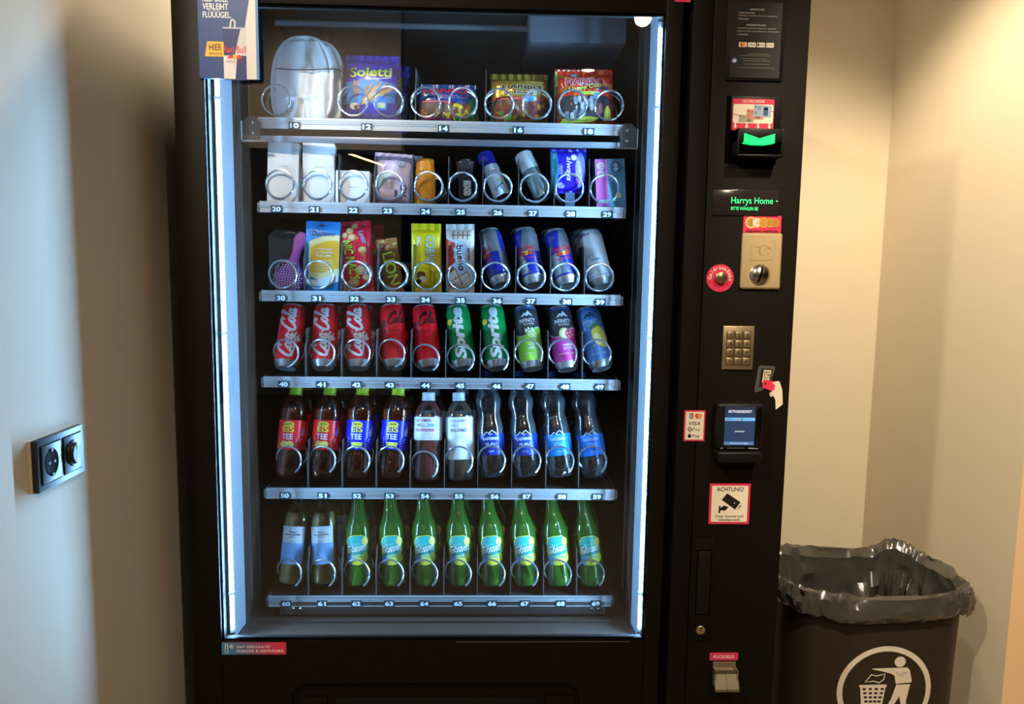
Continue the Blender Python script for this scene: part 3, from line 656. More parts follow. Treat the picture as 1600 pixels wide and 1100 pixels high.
def s_cards(A, W, H):
    A.rect(W * 0.07, H * 0.05, W * 0.93, H * 0.95, CREAM, 1)
    A.rect(W * 0.24, H * 0.73, W * 0.43, H * 0.90, ink('4a5078'), 2); A.rect(W * 0.36, H * 0.76, W * 0.43, H * 0.90, ink('b83a3a'), 3); A.text('EC', W * 0.335, H * 0.81, W * 0.15, H * 0.1, CREAM, 4, bold=0.02)
    A.ell(W * 0.61, H * 0.82, W * 0.11, W * 0.11, ink('d8402c'), 2); A.ell(W * 0.73, H * 0.82, W * 0.11, W * 0.11, ink('ea9a34'), 3)
    A.rect(W * 0.53, H * 0.72, W * 0.82, H * 0.735, ink('9a4a34'), 2)
    A.text('VISA', W * 0.50, H * 0.575, W * 0.54, H * 0.12, ink('1c2450'), 2, bold=0.03, shear=0.2)
    A.ring(W * 0.29, H * 0.385, W * 0.085, 2.0, ink('4a4440'), 2, a0=45, a1=360); A.rect(W * 0.29, H * 0.375, W * 0.38, H * 0.40, ink('4a4440'), 2); A.text('Pay', W * 0.60, H * 0.37, W * 0.36, H * 0.13, ink('4a4440'), 2, bold=0.005)
    A.ell(W * 0.28, H * 0.165, W * 0.08, W * 0.088, BLACK, 2); A.ell(W * 0.30, H * 0.245, W * 0.02, W * 0.045, BLACK, 2, rot=-0.5); A.ell(W * 0.37, H * 0.18, W * 0.028, W * 0.03, CREAM, 3); A.text('Pay', W * 0.60, H * 0.155, W * 0.36, H * 0.13, ink('302a26'), 2, bold=0.01)
sticker('card_sticker', 'pink edged sticker listing accepted cards left of the card reader', (1067.5, 641, 1102.5, 689), s_cards)
def s_cam(A, W, H):
    A.rrect(0, 0, W, H, 3, PINK, 0); A.rrect(W * 0.055, H * 0.055, W * 0.945, H * 0.945, 2, CREAM, 1); K = ink('231c19')
    A.text('ACHTUNG!', W * 0.5, H * 0.86, W * 0.66, H * 0.105, K, 2, bold=0.03)
    A.poly([(W * 0.30, H * 0.60), (W * 0.43, H * 0.76), (W * 0.77, H * 0.54), (W * 0.64, H * 0.36)], K, 2); A.poly([(W * 0.68, H * 0.34), (W * 0.71, H * 0.36), (W * 0.80, H * 0.46), (W * 0.77, H * 0.47)], K, 2)
    A.ell(W * 0.62, H * 0.52, 1.3, 1.3, CREAM, 3); A.poly([(W * 0.24, H * 0.27), (W * 0.24, H * 0.45), (W * 0.28, H * 0.45), (W * 0.28, H * 0.40), (W * 0.36, H * 0.46), (W * 0.48, H * 0.42), (W * 0.40, H * 0.33), (W * 0.28, H * 0.34), (W * 0.28, H * 0.27)], K, 2)
    A.text('Dieser Automat wird', W * 0.51, H * 0.195, W * 0.68, H * 0.06, K, 2, bold=0.03); A.text('videoüberwacht', W * 0.51, H * 0.11, W * 0.54, H * 0.065, K, 2, bold=0.03)
sticker('camera_sticker', 'square pink edged camera warning sticker', (1106.5, 755.5, 1173, 818.5), s_cam)
# card reader
x0, x1, z0, z1 = front(1111, 627, 1186, 716)
m = MB(); m.box(x0, x1, -0.030, 0.0, z0 + 0.026, z1, black_plastic, 0.006, 3)
rd = m.build('card_reader', VM)
m = MB(); m.box(x0 + 0.002, x1 - 0.001, -0.038, 0.0, z0, z0 + 0.023, black_plastic, 0.005, 3).build('reader_lip', rd)
MB().box(x1 - 0.014, x1 - 0.0035, -0.0312, -0.028, z0 + 0.034, z1 - 0.008, mat('reader_gloss', '0a0a0a', 0.12), 0.001).build('reader_slot', rd)
sx0, sx1, sz0, sz1 = x0 + 0.0155, x1 - 0.018, z0 + 0.036, z1 - 0.006
scr = MB().box(sx0, sx1, -0.0308, -0.029, sz0, sz1, mat('screen_blue', '2c3f66', 0.3, emit=0.35)).build('screen', rd, smooth=False)
sw, sh = (sx1 - sx0) * 1000, (sz1 - sz0) * 1000; so = mat('screen_white', 'd8e4f4', 0.4, emit=0.8)
Art().rect(0, sh * 0.88, sw, sh, mat('screen_top', '2b3550', 0.4, emit=0.2), 1).text('BETRIEBSBEREIT', sw * 0.5, sh * 0.875, sw * 0.78, sh * 0.065, so, 2).rect(0, sh * 0.63, sw, sh * 0.715, mat('screen_band', '5f9fd8', 0.4, emit=0.7), 1).ell(sw * 0.42, sh * 0.672, 1.8, 1.5, mat('scr_red', 'd06a50', 0.4, emit=0.4), 2).ell(sw * 0.56, sh * 0.672, 1.8, 1.5, mat('scr_navy', '2c4c9c', 0.4, emit=0.4), 2).text('VISA', sw * 0.15, sh * 0.672, sw * 0.2, sh * 0.035, mat('scr_ink', '24366a', 0.4, emit=0.3), 2).text('Aufwecken', sw * 0.5, sh * 0.36, sw * 0.32, sh * 0.04, so, 2).rect(0, 0, sw, sh * 0.09, mat('screen_low', '4a6fa8', 0.4, emit=0.5), 1).text('Powered by', sw * 0.5, sh * 0.045, sw * 0.6, sh * 0.035, so, 2).build('screen_text', scr, lambda u, v, h: (sx0 + u, -0.0308 - h, sz0 + v), None, False)
Art().text('VPOSTouch', (x1 - x0) * 800, 29, 20, 2.8, ink('d8d4cc'), 1, bold=0.02).text('EX', (x1 - x0) * 120, 29, 5, 3, ink('b8b4ac'), 1, bold=0.02).rect((x1 - x0) * 240, 27.6, (x1 - x0) * 620, 31, ink('3a3a3a'), 1).build('reader_print', rd, lambda u, v, h: (x0 + u, -0.030 - h, z0 + v), None, False)
MB().lathe([(0, -0.041), (0.003, -0.040), (0.0035, -0.037)], mat('lip_bump', '3a3632', 0.4), 12, (x0 + 0.013, 0, z0 + 0.007), 'Y').build('reader_button', rd)
# lock handle
x0, x1, z0, z1 = front(1079, 842, 1117, 1000)
m = MB()
def frame_y(mb, a, b, c, d, wd, y0, y1, mt):
    mb.box(a, b, y0, y1, d - wd, d, mt, wd * 0.3); mb.box(a, b, y0, y1, c, c + wd, mt, wd * 0.3); mb.box(a, a + wd, y0, y1, c, d, mt, wd * 0.3); mb.box(b - wd, b, y0, y1, c, d, mt, wd * 0.3)
lockm = mat('lock_plate', '15110d', 0.5, spec=0.15)
m.box(x0, x1, -0.002, 0.0, z0, z1, lockm, 0.0012)
lk = m.build('lock_plate', VM)
a0, a1, c0, c1 = front(1086, 860, 1111, 958)
m = MB(); m.box(a0 - 0.0022, a1 + 0.0022, -0.0024, -0.001, c0 - 0.0022, c1 + 0.0022, black_deep); m.box(a0, a1, -0.006, -0.001, c0, c1, mat('lock_lever', '161311', 0.5, spec=0.2), 0.003); m.build('lever', lk)
lc = P(1094, 983)
ring_y([(0.0138, 0.002), (0.0138, 0.004), (0.0105, 0.0045), (0.0105, 0.002)], lc.x, lc.z, black_plastic).build('lock_collar', lk)
ring_y([(0.0, 0.0062), (0.0085, 0.006), (0.0098, 0.005), (0.0098, 0.002)], lc.x, lc.z, mat('lock_brass', 'c9b488', 0.3, metal=0.9)).build('lock_cylinder', lk)
MB().box(lc.x - 0.0008, lc.x + 0.0008, -0.0066, -0.005, lc.z - 0.002, lc.z + 0.0075, black_deep).build('keyhole', lk)
# change return
sticker('change_sticker', 'small pink sticker above the steel change cup', (1108.5, 1019.5, 1153.5, 1031.5), lambda A, W, H: (A.rrect(0, 0, W, H, 2.5, ink('d83a62'), 0), A.text('RÜCKGELD', W * 0.5, H * 0.52, W * 0.72, H * 0.45, WHITE, 1, bold=0.01)))
x0, x1, z0, z1 = front(1112, 1033, 1149, 1067)
m = MB(); st = mat('change_steel', 'b7aa92', 0.35, metal=0.9)
m.box(x0, x1, -0.004, 0.0, z0, z1, st, 0.001); m.box(x0, x0 + 0.002, -0.022, 0.0, z0, z1 - 0.01, st); m.box(x1 - 0.002, x1, -0.022, 0.0, z0, z1 - 0.01, st)
cup = m.build('change_cup', VM, smooth=False)
m = MB(); zq = z0 + (z1 - z0) * 0.56; zb = z0 - 0.004
for a, b in ((x0 - 0.001, (x0 + x1) / 2 - 0.0004), ((x0 + x1) / 2 + 0.0004, x1 + 0.001)):
    m.prism([(-0.012, zq), (-0.016, zq + 0.001), (-0.030, zb + 0.006), (-0.031, zb + 0.001), (-0.027, zb)], a, b, st, lambda u, v, h: (h, u, v))
m.build('cup_flap', cup, smooth=False)
# ------------------------------------------------------------------ wall socket
SX = -0.675
sk = thing('wall_socket', 'dark grey double frame on the white left wall with socket and round dimmer', 'socket', (SX, -0.35, 1.20))
grey_s = mat('anthracite_plastic', '23262c', 0.4)
y0, y1, z0, z1 = -0.4135, -0.288, 1.1595, 1.2390
MB().box(SX, SX + 0.0025, y0 - 0.002, y1, z0, z1 + 0.0005, mat('socket_putty', 'd9c9a8', 0.7)).build('back_plate', sk)
fr = MB()
fr.box(SX + 0.002, SX + 0.011, y0, y1, z0, z1, grey_s, 0.0012)
fr.build('frame', sk)
ym = (y0 + y1) / 2
for i, (a, b) in enumerate(((y0 + 0.009, ym - 0.004), (ym + 0.004, y1 - 0.009))):
    cy, cz = (a + b) / 2, (z0 + z1) / 2; hz = 0.029
    ins = MB(); ins.box(SX + 0.0100, SX + 0.01115, a - 0.0015, b + 0.0015, cz - hz - 0.0015, cz + hz + 0.0015, black_deep); ins.box(SX + 0.010, SX + 0.0125, a, b, cz - hz, cz + hz, grey_s, 0.001)
    p = ins.build('socket_insert' if i == 0 else 'dimmer_plate', sk)
    def disc(prof, m, seg=36):
        mb = MB().lathe(prof, m, seg); mb.v = [(SX + v[2], cy + v[0] * 0.8, cz + v[1]) for v in mb.v]; return mb
    if i == 0:
        disc([(0.0, 0.0128), (0.0195, 0.0128), (0.0205, 0.0131), (0.0215, 0.0127)], black_deep).build('socket_well', p)
        for dz in (-0.019, 0.019): MB().box(SX + 0.0125, SX + 0.0140, cy - 0.003, cy + 0.003, cz + dz - 0.0025, cz + dz + 0.0025, chrome).build('earth_clip', p)
        for dy in (-0.007, 0.007):
            mb = MB().lathe([(0, 0.0133), (0.0025, 0.0133)], ink('000000'), 12); mb.v = [(SX + v[2], cy + dy + v[0], cz + v[1]) for v in mb.v]; mb.build('pin_hole', p)
    else:
        disc([(0.0, 0.0195), (0.0150, 0.0195), (0.0165, 0.0185), (0.0175, 0.0155), (0.0205, 0.0145), (0.0215, 0.0127)], mat('dimmer_knob', '2b2725', 0.35)).build('dimmer_knob', p)

# ------------------------------------------------------------------ waste bin with its bag
BX, BY, BZ = 1.045, 0.445, P(1370, 858, 0.60).z
HW = PX(1497, 985, 1.0).x * 0 + (P(1497, 985, 0.36).x - BX); HD = 0.165
bin_ = thing('waste_bin', 'black plastic waste bin with a white litter symbol standing beside the vending machine', 'bin', (BX, BY, 0))
bin_m = mat('bin_plastic', '32281f', 0.42, spec=0.4, bump=0.06, bscale=700)
NE = 3.6
def sup(a, hw, hd, n=NE):
    c, s = math.cos(a), math.sin(a)
    return hw * math.copysign(abs(c) ** (2 / n), c), hd * math.copysign(abs(s) ** (2 / n), s)
NS = 96
m = MB(); vs = []
for z, k in ((0.0, 0.90), (0.01, 0.92), (0.30, 0.965), (BZ - 0.08, 1.0), (BZ - 0.045, 1.0), (BZ - 0.037, 1.02), (BZ - 0.027, 1.02), (BZ - 0.024, 1.01), (BZ - 0.028, 0.995), (BZ - 0.35, 0.975)):
    vs += [(sup(2 * PI * i / NS, HW * k, HD * k)[0], sup(2 * PI * i / NS, HW * k, HD * k)[1], z) for i in range(NS)]
nr = len(vs) // NS
m.add(vs, [(r * NS + i, r * NS + (i + 1) % NS, (r + 1) * NS + (i + 1) % NS, (r + 1) * NS + i) for r in range(nr - 1) for i in range(NS)] + [tuple(range(NS))], bin_m)
m.build('bin_body', bin_, True)
# symbol
A = Art(); C_ = ink('ded2bd', 0.5)
cx, cz = P(1383, 1081, BY - HD).x - BX, P(1383, 1081, BY - HD).z
R0 = (P(1456, 1081, BY - HD).x - P(1309, 1081, BY - HD).x) / 2 * 1000
A.ring(0, 0, R0 * 0.945, R0 * 0.115, C_, 1, n=72)
u = R0 / 282.0                     # one unit = one pixel of the enlarged photograph
def T(x, y): return ((x - 772) * u, (1000 - y) * u)
A.ell(*T(850, 815), 33 * u, 33 * u, C_, 1)
A.poly([T(*p) for p in ((685, 856), (895, 850), (912, 866), (930, 935), (925, 945), (850, 950), (835, 955), (822, 900), (800, 888), (740, 872), (690, 862))], C_, 1)
A.poly([T(*p) for p in ((838, 958), (922, 955), (905, 1060), (915, 1180), (880, 1180), (872, 1075), (862, 1030), (835, 1080), (790, 1180), (755, 1180), (815, 1040))], C_, 1)
A.stroke([T(*p) for p in ((685, 893), (710, 903), (735, 898), (765, 890), (760, 925), (735, 945), (700, 935), (650, 942))], 7 * u, C_, 1, False, close=True)
A.stroke([T(618, 967), T(780, 964)], 16 * u, C_, 1, False)
A.poly([T(*p) for p in ((624, 972), (775, 972), (750, 1180), (645, 1180))], C_, 1)
for r in range(6):
    for c in range(4):
        xx = 648 + c * 36 + (1.6 - c) * r * 3.4; yy = 985 + r * 26; A.rrect(*T(xx - 10, yy + 7), *T(xx + 10, yy - 7), 3 * u, bin_m, 2)
for a, b in (((828, 880), (880, 910)), ((845, 905), (895, 880)), ((870, 880), (900, 886))): A.stroke([T(*a), T(*b)], 3 * u, ink('8a7d6a'), 2, False)
def bmap(uu, v, h):
    k = 0.975 + (cz + v - 0.30) / (BZ - 0.36) * 0.025; x = cx + uu
    return (x, -HD * k * (max(0.0, 1 - abs(x / (HW * k)) ** NE)) ** (1 / NE) - h - 0.0004, cz + v)
sy = A.build('symbol_print', bin_, bmap, (8, 0), True); sy['label'] = 'white tidy man symbol in a ring'
# bag: inner wall, rolled rim and outer skirt, crumpled
bag_m = mat('grey_bin_bag', '45423e', 0.20, spec=0.8, coat=0.25, bump=0.9, bscale=11)
for n_ in bag_m.node_tree.nodes:
    if n_.type == 'TEX_NOISE': n_.noise_type = 'RIDGED_MULTIFRACTAL'; n_.inputs['Detail'].default_value = 3; n_.inputs['Roughness'].default_value = 0.45; n_.inputs['Distortion'].default_value = 0.6
    if n_.type == 'BUMP': n_.inputs['Distance'].default_value = 0.010
from mathutils import noise as mnoise
NB = 260
prof = [(-0.034, -0.30), (-0.030, -0.24), (-0.026, -0.19), (-0.021, -0.145), (-0.016, -0.105), (-0.011, -0.07), (-0.007, -0.040), (-0.003, -0.016), (0.002, 0.000), (0.010, 0.006), (0.018, 0.002), (0.024, -0.010), (0.027, -0.024), (0.027, -0.040), (0.023, -0.053), (0.014, -0.060)]
def ridge(x, y, z):
    n = 0.0; am = 1.0; f = 1.0
    for o in range(3):
        n += am * (1 - 2.2 * abs(mnoise.noise(Vector((x * f, y * f, z * f + o * 7.3))))); am *= 0.5; f *= 2.1
    return n * 0.55 - 0.35
vs = []
for j, (dr, dz) in enumerate(prof):
    for i in range(NB):
        a = 2 * PI * i / NB
        x, y = sup(a, HW, HD); nx, ny = math.cos(a), math.sin(a)
        sl_ = j * 0.11; ca, sa = math.cos(a + sl_ * 0.5), math.sin(a + sl_ * 0.5)
        inside = max(0.0, 1 - j / 8)
        big = mnoise.noise(Vector((nx * 2.0 + 5, ny * 2.0, 1.7)))
        r1 = ridge(ca * 4.0, sa * 4.0, j * 0.22); r2 = ridge(math.cos(a - sl_) * 7 + 3, math.sin(a - sl_) * 7, j * 0.5 + 2)
        bump_r = math.exp(-((a - 0.98) / 0.26) ** 2)
        k = (0.013 * r1 + 0.008 * r2) * (0.6 + 2.4 * inside) + (0.006 * bump_r if j > 7 else 0)
        zz = BZ + dz + (0.016 * big + 0.010 * r1) * (1 if j > 6 else 0.3) + 0.026 * bump_r * (1 if j >= 6 else 0.3)
        if j >= 13: zz += 0.010 * big + 0.008 * r2 - 0.004
        vd = mnoise.voronoi(Vector((math.cos(a + sl_) * 4.2, math.sin(a + sl_) * 4.2, j * 0.55)))[0]
        k += 0.020 * (vd[0] - 0.45) * (0.7 + 0.8 * inside); zz += 0.008 * (vd[1] - vd[0] - 0.3) * (j > 5)
        k -= 0.012 * inside
        if j < 8: k = min(k, -0.008 - dr)
        vs.append((x + nx * (dr + k), y + ny * (dr + k), zz))
m = MB(); m.add(vs, [(r * NB + i, r * NB + (i + 1) % NB, (r + 1) * NB + (i + 1) % NB, (r + 1) * NB + i) for r in range(len(prof) - 1) for i in range(NB)], bag_m)
bg = thing('bin_bag', 'shiny grey plastic bag folded over the rim of the waste bin', 'bag', (BX, BY, BZ))
m.v = [(x, y, z - BZ) for x, y, z in m.v]
m.build('bag_film', bg, True, angle=28)

# ------------------------------------------------------------------ goods: kinds
def cylmap(rf, y0=0.0):
    def f(u, v, h):
        r = rf(v) + h; t = u / rf(0.5 * 0 + v); return (r * math.sin(t), -r * math.cos(t), v)
    return f
def cylmap_r(R, rf=None):
    def f(u, v, h):
        r = (rf(v) if rf else R) + h; t = u / R; return (r * math.sin(t), -r * math.cos(t), v)
    return f
def prof_r(prof):
    def f(z):
        for (r0, z0), (r1, z1) in zip(prof, prof[1:]):
            if z0 <= z <= z1 and z1 > z0: return r0 + (r1 - r0) * (z - z0) / (z1 - z0)
        return prof[-1][0] if z > prof[-1][1] else prof[0][0]
    return f
def can(name, label, group, R, L, body, art=None, spin=0.0, low=None):
    t = thing(name, label, 'can', (0, 0, 0), group)
    sp = [(R, 0.0155), (R, L * 0.885), (R * 0.985, L * 0.91), (R * 0.90, L * 0.965), (R * 0.885, L * 0.975)]
    b = MB().lathe(sp, body, 40).build('can_body', t, True, angle=60)
    MB().lathe([(0.0, 0.010), (R * 0.35, 0.0095), (R * 0.60, 0.006), (R * 0.72, 0.0012), (R * 0.755, 0.0)], mat('can_dome', 'd2d6da', 0.4), 40).lathe([(R * 0.755, 0.0), (R * 0.79, 0.0012), (R * 0.83, 0.004), (R * 0.905, 0.0078), (R * 0.97, 0.0120), (R, 0.0155)], can_metal, 40).build('can_base', t, True, angle=60)  # pale matte dome colour stands in for the rail's reflection
    MB().lathe([(0.0, L - 0.006), (R * 0.70, L - 0.006), (R * 0.76, L - 0.0065), (R * 0.82, L - 0.0005), (R * 0.86, L), (R * 0.90, L - 0.001), (R * 0.90, L - 0.003), (R * 0.87, L * 0.974)], can_metal, 40).build('can_lid', t, True)
    tb = MB(); tb.prism([(-0.006, -0.012), (0.006, -0.012), (0.0075, 0.006), (0.0, 0.012), (-0.0075, 0.006)], L - 0.0055, L - 0.0040, can_metal, lambda u, v, h: (u, v, h)); tb.build('pull_tab', t, True)
    if art:
        A = Art(); art(A, R * 1000, L * 1000)
        rf = prof_r(sp)
        cs, sn = math.cos(spin), math.sin(spin); base = cylmap_r(R, rf)
        def mp(u, v, h):
            x, y, z = base(u, v, h); return (x * cs - y * sn, x * sn + y * cs, z)
        A.build('label_print', b, mp, (4.0, 6.0), True, lift=0.00014)
    return t
ridge = None
def script_cola(A, x0, y0, sx, sy, rot, wd, m, lay=4):
    # hand-drawn flowing letters: C o c a - C o l a
    G = [([(0.95, 0.78), (1.12, 0.98), (0.98, 1.15), (0.70, 1.02), (0.35, 0.70), (0.12, 0.30), (0.20, 0.02), (0.50, -0.06), (0.85, 0.12), (1.05, 0.36)], 1.35),
         ([(1.25, 0.48), (1.08, 0.36), (1.05, 0.12), (1.22, 0.0), (1.40, 0.14), (1.42, 0.38), (1.25, 0.48)], 1.0),
         ([(1.90, 0.40), (1.78, 0.48), (1.62, 0.36), (1.58, 0.12), (1.74, 0.0), (1.95, 0.12)], 1.0),
         ([(2.45, 0.44), (2.25, 0.48), (2.10, 0.30), (2.12, 0.06), (2.28, 0.02), (2.42, 0.20), (2.50, 0.48)], 1.0), ([(2.50, 0.48), (2.44, 0.10), (2.56, 0.0), (2.70, 0.14)], 1.0),
         ([(2.74, 0.30), (2.96, 0.33)], 1.2),
         ([(3.95, 0.78), (4.12, 0.98), (3.98, 1.15), (3.66, 1.02), (3.30, 0.70), (3.08, 0.30), (3.14, 0.02), (3.44, -0.08), (3.80, 0.08), (4.00, 0.34)], 1.35),
         ([(4.22, 0.48), (4.05, 0.36), (4.02, 0.12), (4.19, 0.0), (4.37, 0.14), (4.39, 0.38), (4.22, 0.48)], 1.0),
         ([(4.55, 0.20), (4.80, 0.70), (4.98, 1.12), (4.90, 1.22), (4.76, 1.0), (4.64, 0.40), (4.66, 0.06), (4.78, 0.0), (4.92, 0.14)], 1.0),
         ([(5.32, 0.44), (5.12, 0.48), (4.98, 0.30), (5.0, 0.06), (5.16, 0.02), (5.30, 0.20), (5.38, 0.48)], 1.0), ([(5.38, 0.48), (5.32, 0.10), (5.44, 0.0), (5.60, 0.16)], 1.0),
         ([(0.25, -0.02), (0.9, -0.16), (1.8, -0.20), (2.6, -0.14), (3.05, -0.30)], 1.0)]
    c, s = math.cos(math.radians(rot)), math.sin(math.radians(rot))
    for pts, k in G:
        A.stroke([(x0 + (x * sx + y * sy * 0.25) * c - y * sy * s, y0 + (x * sx + y * sy * 0.25) * s + y * sy * c) for x, y in pts], wd * k, m, lay)
def a_cola(A, R, L):
    W_ = ink('eef0f2')
    script_cola(A, 9, 20, (L - 34) / 5.6, 30, 90, 4.6, W_)
    A.poly([(20, 58), (31, 66), (24, 72), (27, 80), (16, 70)], W_, 3)
    A.stroke([(-26, 22), (-27, 60), (-25, 110), (-18, L - 16)], 1.2, W_, 3)
def a_zero(A, R, L):
    K = ink('16090a'); script_cola(A, -52, L * 0.62, 15.5, 24, 6, 2.6, K); A.text('ZERO SUGAR', 2, L * 0.545, 38, 3.6, K, 4, bold=0.02)
    A.lines(8, 18, 24, 34, 5, ink('7d1420'), 3, 0.8)
def a_sprite(A, R, L):
    W_ = ink('e9f2f0'); A.text('Sprite', 2, L * 0.52, L * 0.84, 34, W_, 4, rot=90, bold=0.10, shear=0.18)
    A.ell(-20, L * 0.72, 8.5, 8.5, ink('1d8a3a'), 5); A.ell(-21, L * 0.72, 7, 7, ink('e7d91a'), 6)
    A.lines(38, 30, 50, 100, 12, ink('0a5c38'), 3, 0.8)
def a_inf(top, low, fruit, sub):
    def f(A, R, L):
        W_ = ink('e6e9ee'); F = ink(low or '000000'); c = PI * R
        pts = [(-c, 0), (c, 0), (c, L * 0.50)] + [(c - (c * 2) * k / 30, L * (0.56 + 0.07 * math.sin(3.3 + k / 30 * 13))) for k in range(0, 31)]
        if low: A.poly([(-c, 14), (c, 14)] + pts[2:], F, 1); A.stroke(pts[3:], 1.4, W_, 2, False)
        A.rect(-c, L * 0.93, c, L * 0.955, ink('4d7fd0'), 2)
        A.poly([(-14, L * 0.80), (-5, L * 0.865), (-2, L * 0.845), (3, L * 0.895), (14, L * 0.80), (8, L * 0.81), (5, L * 0.83), (0, L * 0.80), (-5, L * 0.825), (-8, L * 0.80)], W_ if low else ink('2c3c58'), 3)
        tx = W_ if low else ink('a8c4ea')
        A.text('INFINITY', 0, L * 0.735, 38, 9.5, tx, 3, bold=0.04); A.text('OU WATER', 2, L * 0.675, 26, 4.5, tx, 3, bold=0.03)
        fx, fy = 7, L * 0.52
        if fruit == 'lime':
            A.ell(fx, fy, 15, 13.5, ink('6fa63a'), 4); A.ell(fx, fy - 2, 11.5, 10, ink('b6d879'), 5)
            for k in range(6): A.stroke([(fx, fy - 2), (fx + 11 * math.cos(k * PI / 3 + 0.3), fy - 2 + 10 * math.sin(k * PI / 3 + 0.3))], 0.9, ink('eef6d8'), 6, False)
            for k in range(7): A.ell(fx - 5 + 9 * math.cos(k * 0.9), fy + 8 + 4 * math.sin(k * 0.9), 3.4, 2.2, ink('e3efdc'), 7, rot=k)
        elif fruit == 'berry':
            A.ell(fx - 7, fy + 2, 12, 13, ink('bcd98a'), 4); A.ell(fx - 5, fy + 2, 8.5, 10, ink('f0e8b8'), 5); A.ell(fx + 6, fy, 12, 12, ink('d8445f'), 6)
            for k in range(18): A.ell(fx + 6 + 9 * math.cos(k * 2.4) * (k / 18) ** 0.5, fy + 9 * math.sin(k * 2.4) * (k / 18) ** 0.5, 2, 2, ink('f08a9a' if k % 2 else 'b82a48'), 7)
        else:
            A.ell(fx + 8, fy - 8, 18, 27, ink('d8c84a'), 4, rot=0.25); A.ell(fx - 1, fy + 20, 12, 5, ink('2f7d42'), 5, rot=0.5); A.ell(fx + 2, fy - 14, 9, 15, ink('e9e2a0'), 5, rot=0.3)
        for i, s in enumerate(sub): A.text(s, 4 + i, L * (0.345 - 0.055 * i), 24, 5.2, W_, 4, bold=0.03)
        A.rect(-20, L * 0.205, 4, L * 0.21, W_, 4); A.text('-0%', 14, L * 0.208, 11, 5, W_, 4, bold=0.02)
    return f
def a_rb(A, R, L):
    B = ink('23299a', 0.3); rd = ink('e02a3c'); m_ = L * 0.545
    for s0 in (0, 1):
        o = s0 * PI * R
        A.poly([(o - 40, L * 0.945), (o + 2, L * 0.945), (o - 10, m_), (o - 40, m_)] if s0 == 0 else [(o - 36, L * 0.945), (o - 2, L * 0.945), (o - 12, m_), (o - 36, m_)], B, 1)
        A.poly([(o - 10, m_), (o + 40, m_), (o + 40, L * 0.17), (o - 4 + 8, L * 0.17)] if s0 == 0 else [(o - 12, m_), (o + 30, m_), (o + 30, L * 0.17), (o, L * 0.17)], B, 1)
        A.rect(o - 80, L * 0.135, o + 80, L * 0.165, B, 1)
        A.text('Red Bull', o, L * 0.61, 46, 13, rd, 4, bold=0.015)
        A.ell(o + 2, L * 0.515, 6, 5.5, ink('e8b23c'), 3)
        for sg in (-1, 1): A.poly([(o + 2 + sg * 1, L * 0.505), (o + 2 + sg * 9, L * 0.55), (o + 2 + sg * 17, L * 0.53), (o + 2 + sg * 20, L * 0.485), (o + 2 + sg * 14, L * 0.495), (o + 2 + sg * 8, L * 0.47)], ink('c8372c'), 4)
        A.text('ENERGY DRINK', o + 2, L * 0.425, 38, 4.2, rd, 4, bold=0.02); A.text('SINCE 1987', o - 18, L * 0.84, 16, 2.2, ink('9aa4d8'), 4); A.text('VITALIZES BODY AND MIND', o - 18, L * 0.81, 19, 1.7, ink('9aa4d8'), 4)
def a_rb_white(A, R, L):
    A.poly([(-60, L * 0.95), (-10, L * 0.95), (-2, L * 0.92), (-60, L * 0.89)], ink('3556b8'), 2); A.stroke([(-28, L * 0.87), (-14, L * 0.90), (-4, L * 0.89), (4, L * 0.92)], 2.4, ink('d8384c'), 3); A.stroke([(-30, L * 0.80), (-26, L * 0.72), (-22, L * 0.76)], 2.4, ink('d8384c'), 3)
    A.text('RY', -4, L * 0.505, 14, 11, ink('5b86bd'), 3, shear=0.1); A.rect(-8, L * 0.415, 14, L * 0.445, ink('6fa0bd'), 3); A.lines(-24, L * 0.2, -4, L * 0.36, 8, ink('a8bcd0'), 3, 0.8)
    A.rect(-60, L * 0.135, 60, L * 0.15, ink('9fb4cc'), 2)

def bottle_thing(name, label, group, prof, body_m, liquid_m, fill, cap_m, cap_z, cap_r, lab, art, mod=None, seg=40, cap_h=0.018, shrink=0.0012, smoothcap=False):
    t = thing(name, label, 'bottle', (0, 0, 0), group)
    b = MB().lathe(prof, body_m, seg, mod=mod).build('bottle_body', t, True, angle=70)
    if liquid_m:
        lp = [(max(r - shrink, 0.0001), z + 0.0012) for r, z in prof if z < fill]; lp = [(0.0, lp[0][1] + 0.0005)] + lp; rl = prof_r(prof)(fill) - shrink; lp += [(rl, fill), (0.0, fill)]
        MB().lathe(lp, liquid_m, seg, mod=mod).build('drink', t, True, angle=70)
    if cap_m:
        cm = MB().lathe([(0, cap_z), (cap_r * 0.9, cap_z), (cap_r, cap_z - 0.002), (cap_r, cap_z - cap_h), (cap_r * 0.96, cap_z - cap_h)], cap_m, 28)
        if not smoothcap: cm.lathe([(cap_r * 1.05, cap_z - cap_h - 0.0045), (cap_r * 1.05, cap_z - cap_h - 0.001), (cap_r * 0.9, cap_z - cap_h)], cap_m, 28)
        cm.build('bottle_cap', t, True)
    if lab:
        za, zb, lm, half = lab; rf = prof_r(prof); zs = [za + (zb - za) * k / 10 for k in range(11)]; R = rf((za + zb) / 2)
        mb = MB(); a0, a1 = (-half, half); n = 40; vs = []
        for z in zs:
            for k in range(n + 1):
                a = a0 + (a1 - a0) * k / n; r = rf(z) + 0.0006; vs.append((r * math.sin(a), -r * math.cos(a), z))
        mb.add(vs, [(i * (n + 1) + k, i * (n + 1) + k + 1, (i + 1) * (n + 1) + k + 1, (i + 1) * (n + 1) + k) for i in range(10) for k in range(n)], lm)
        l = mb.build('label', t, True)
        if art:
            A = Art(); art(A, R * 1000, za * 1000, zb * 1000); A.build('label_print', l, cylmap_r(R, rf), (4.0, 6.0), True, base=0.0009)
    return t

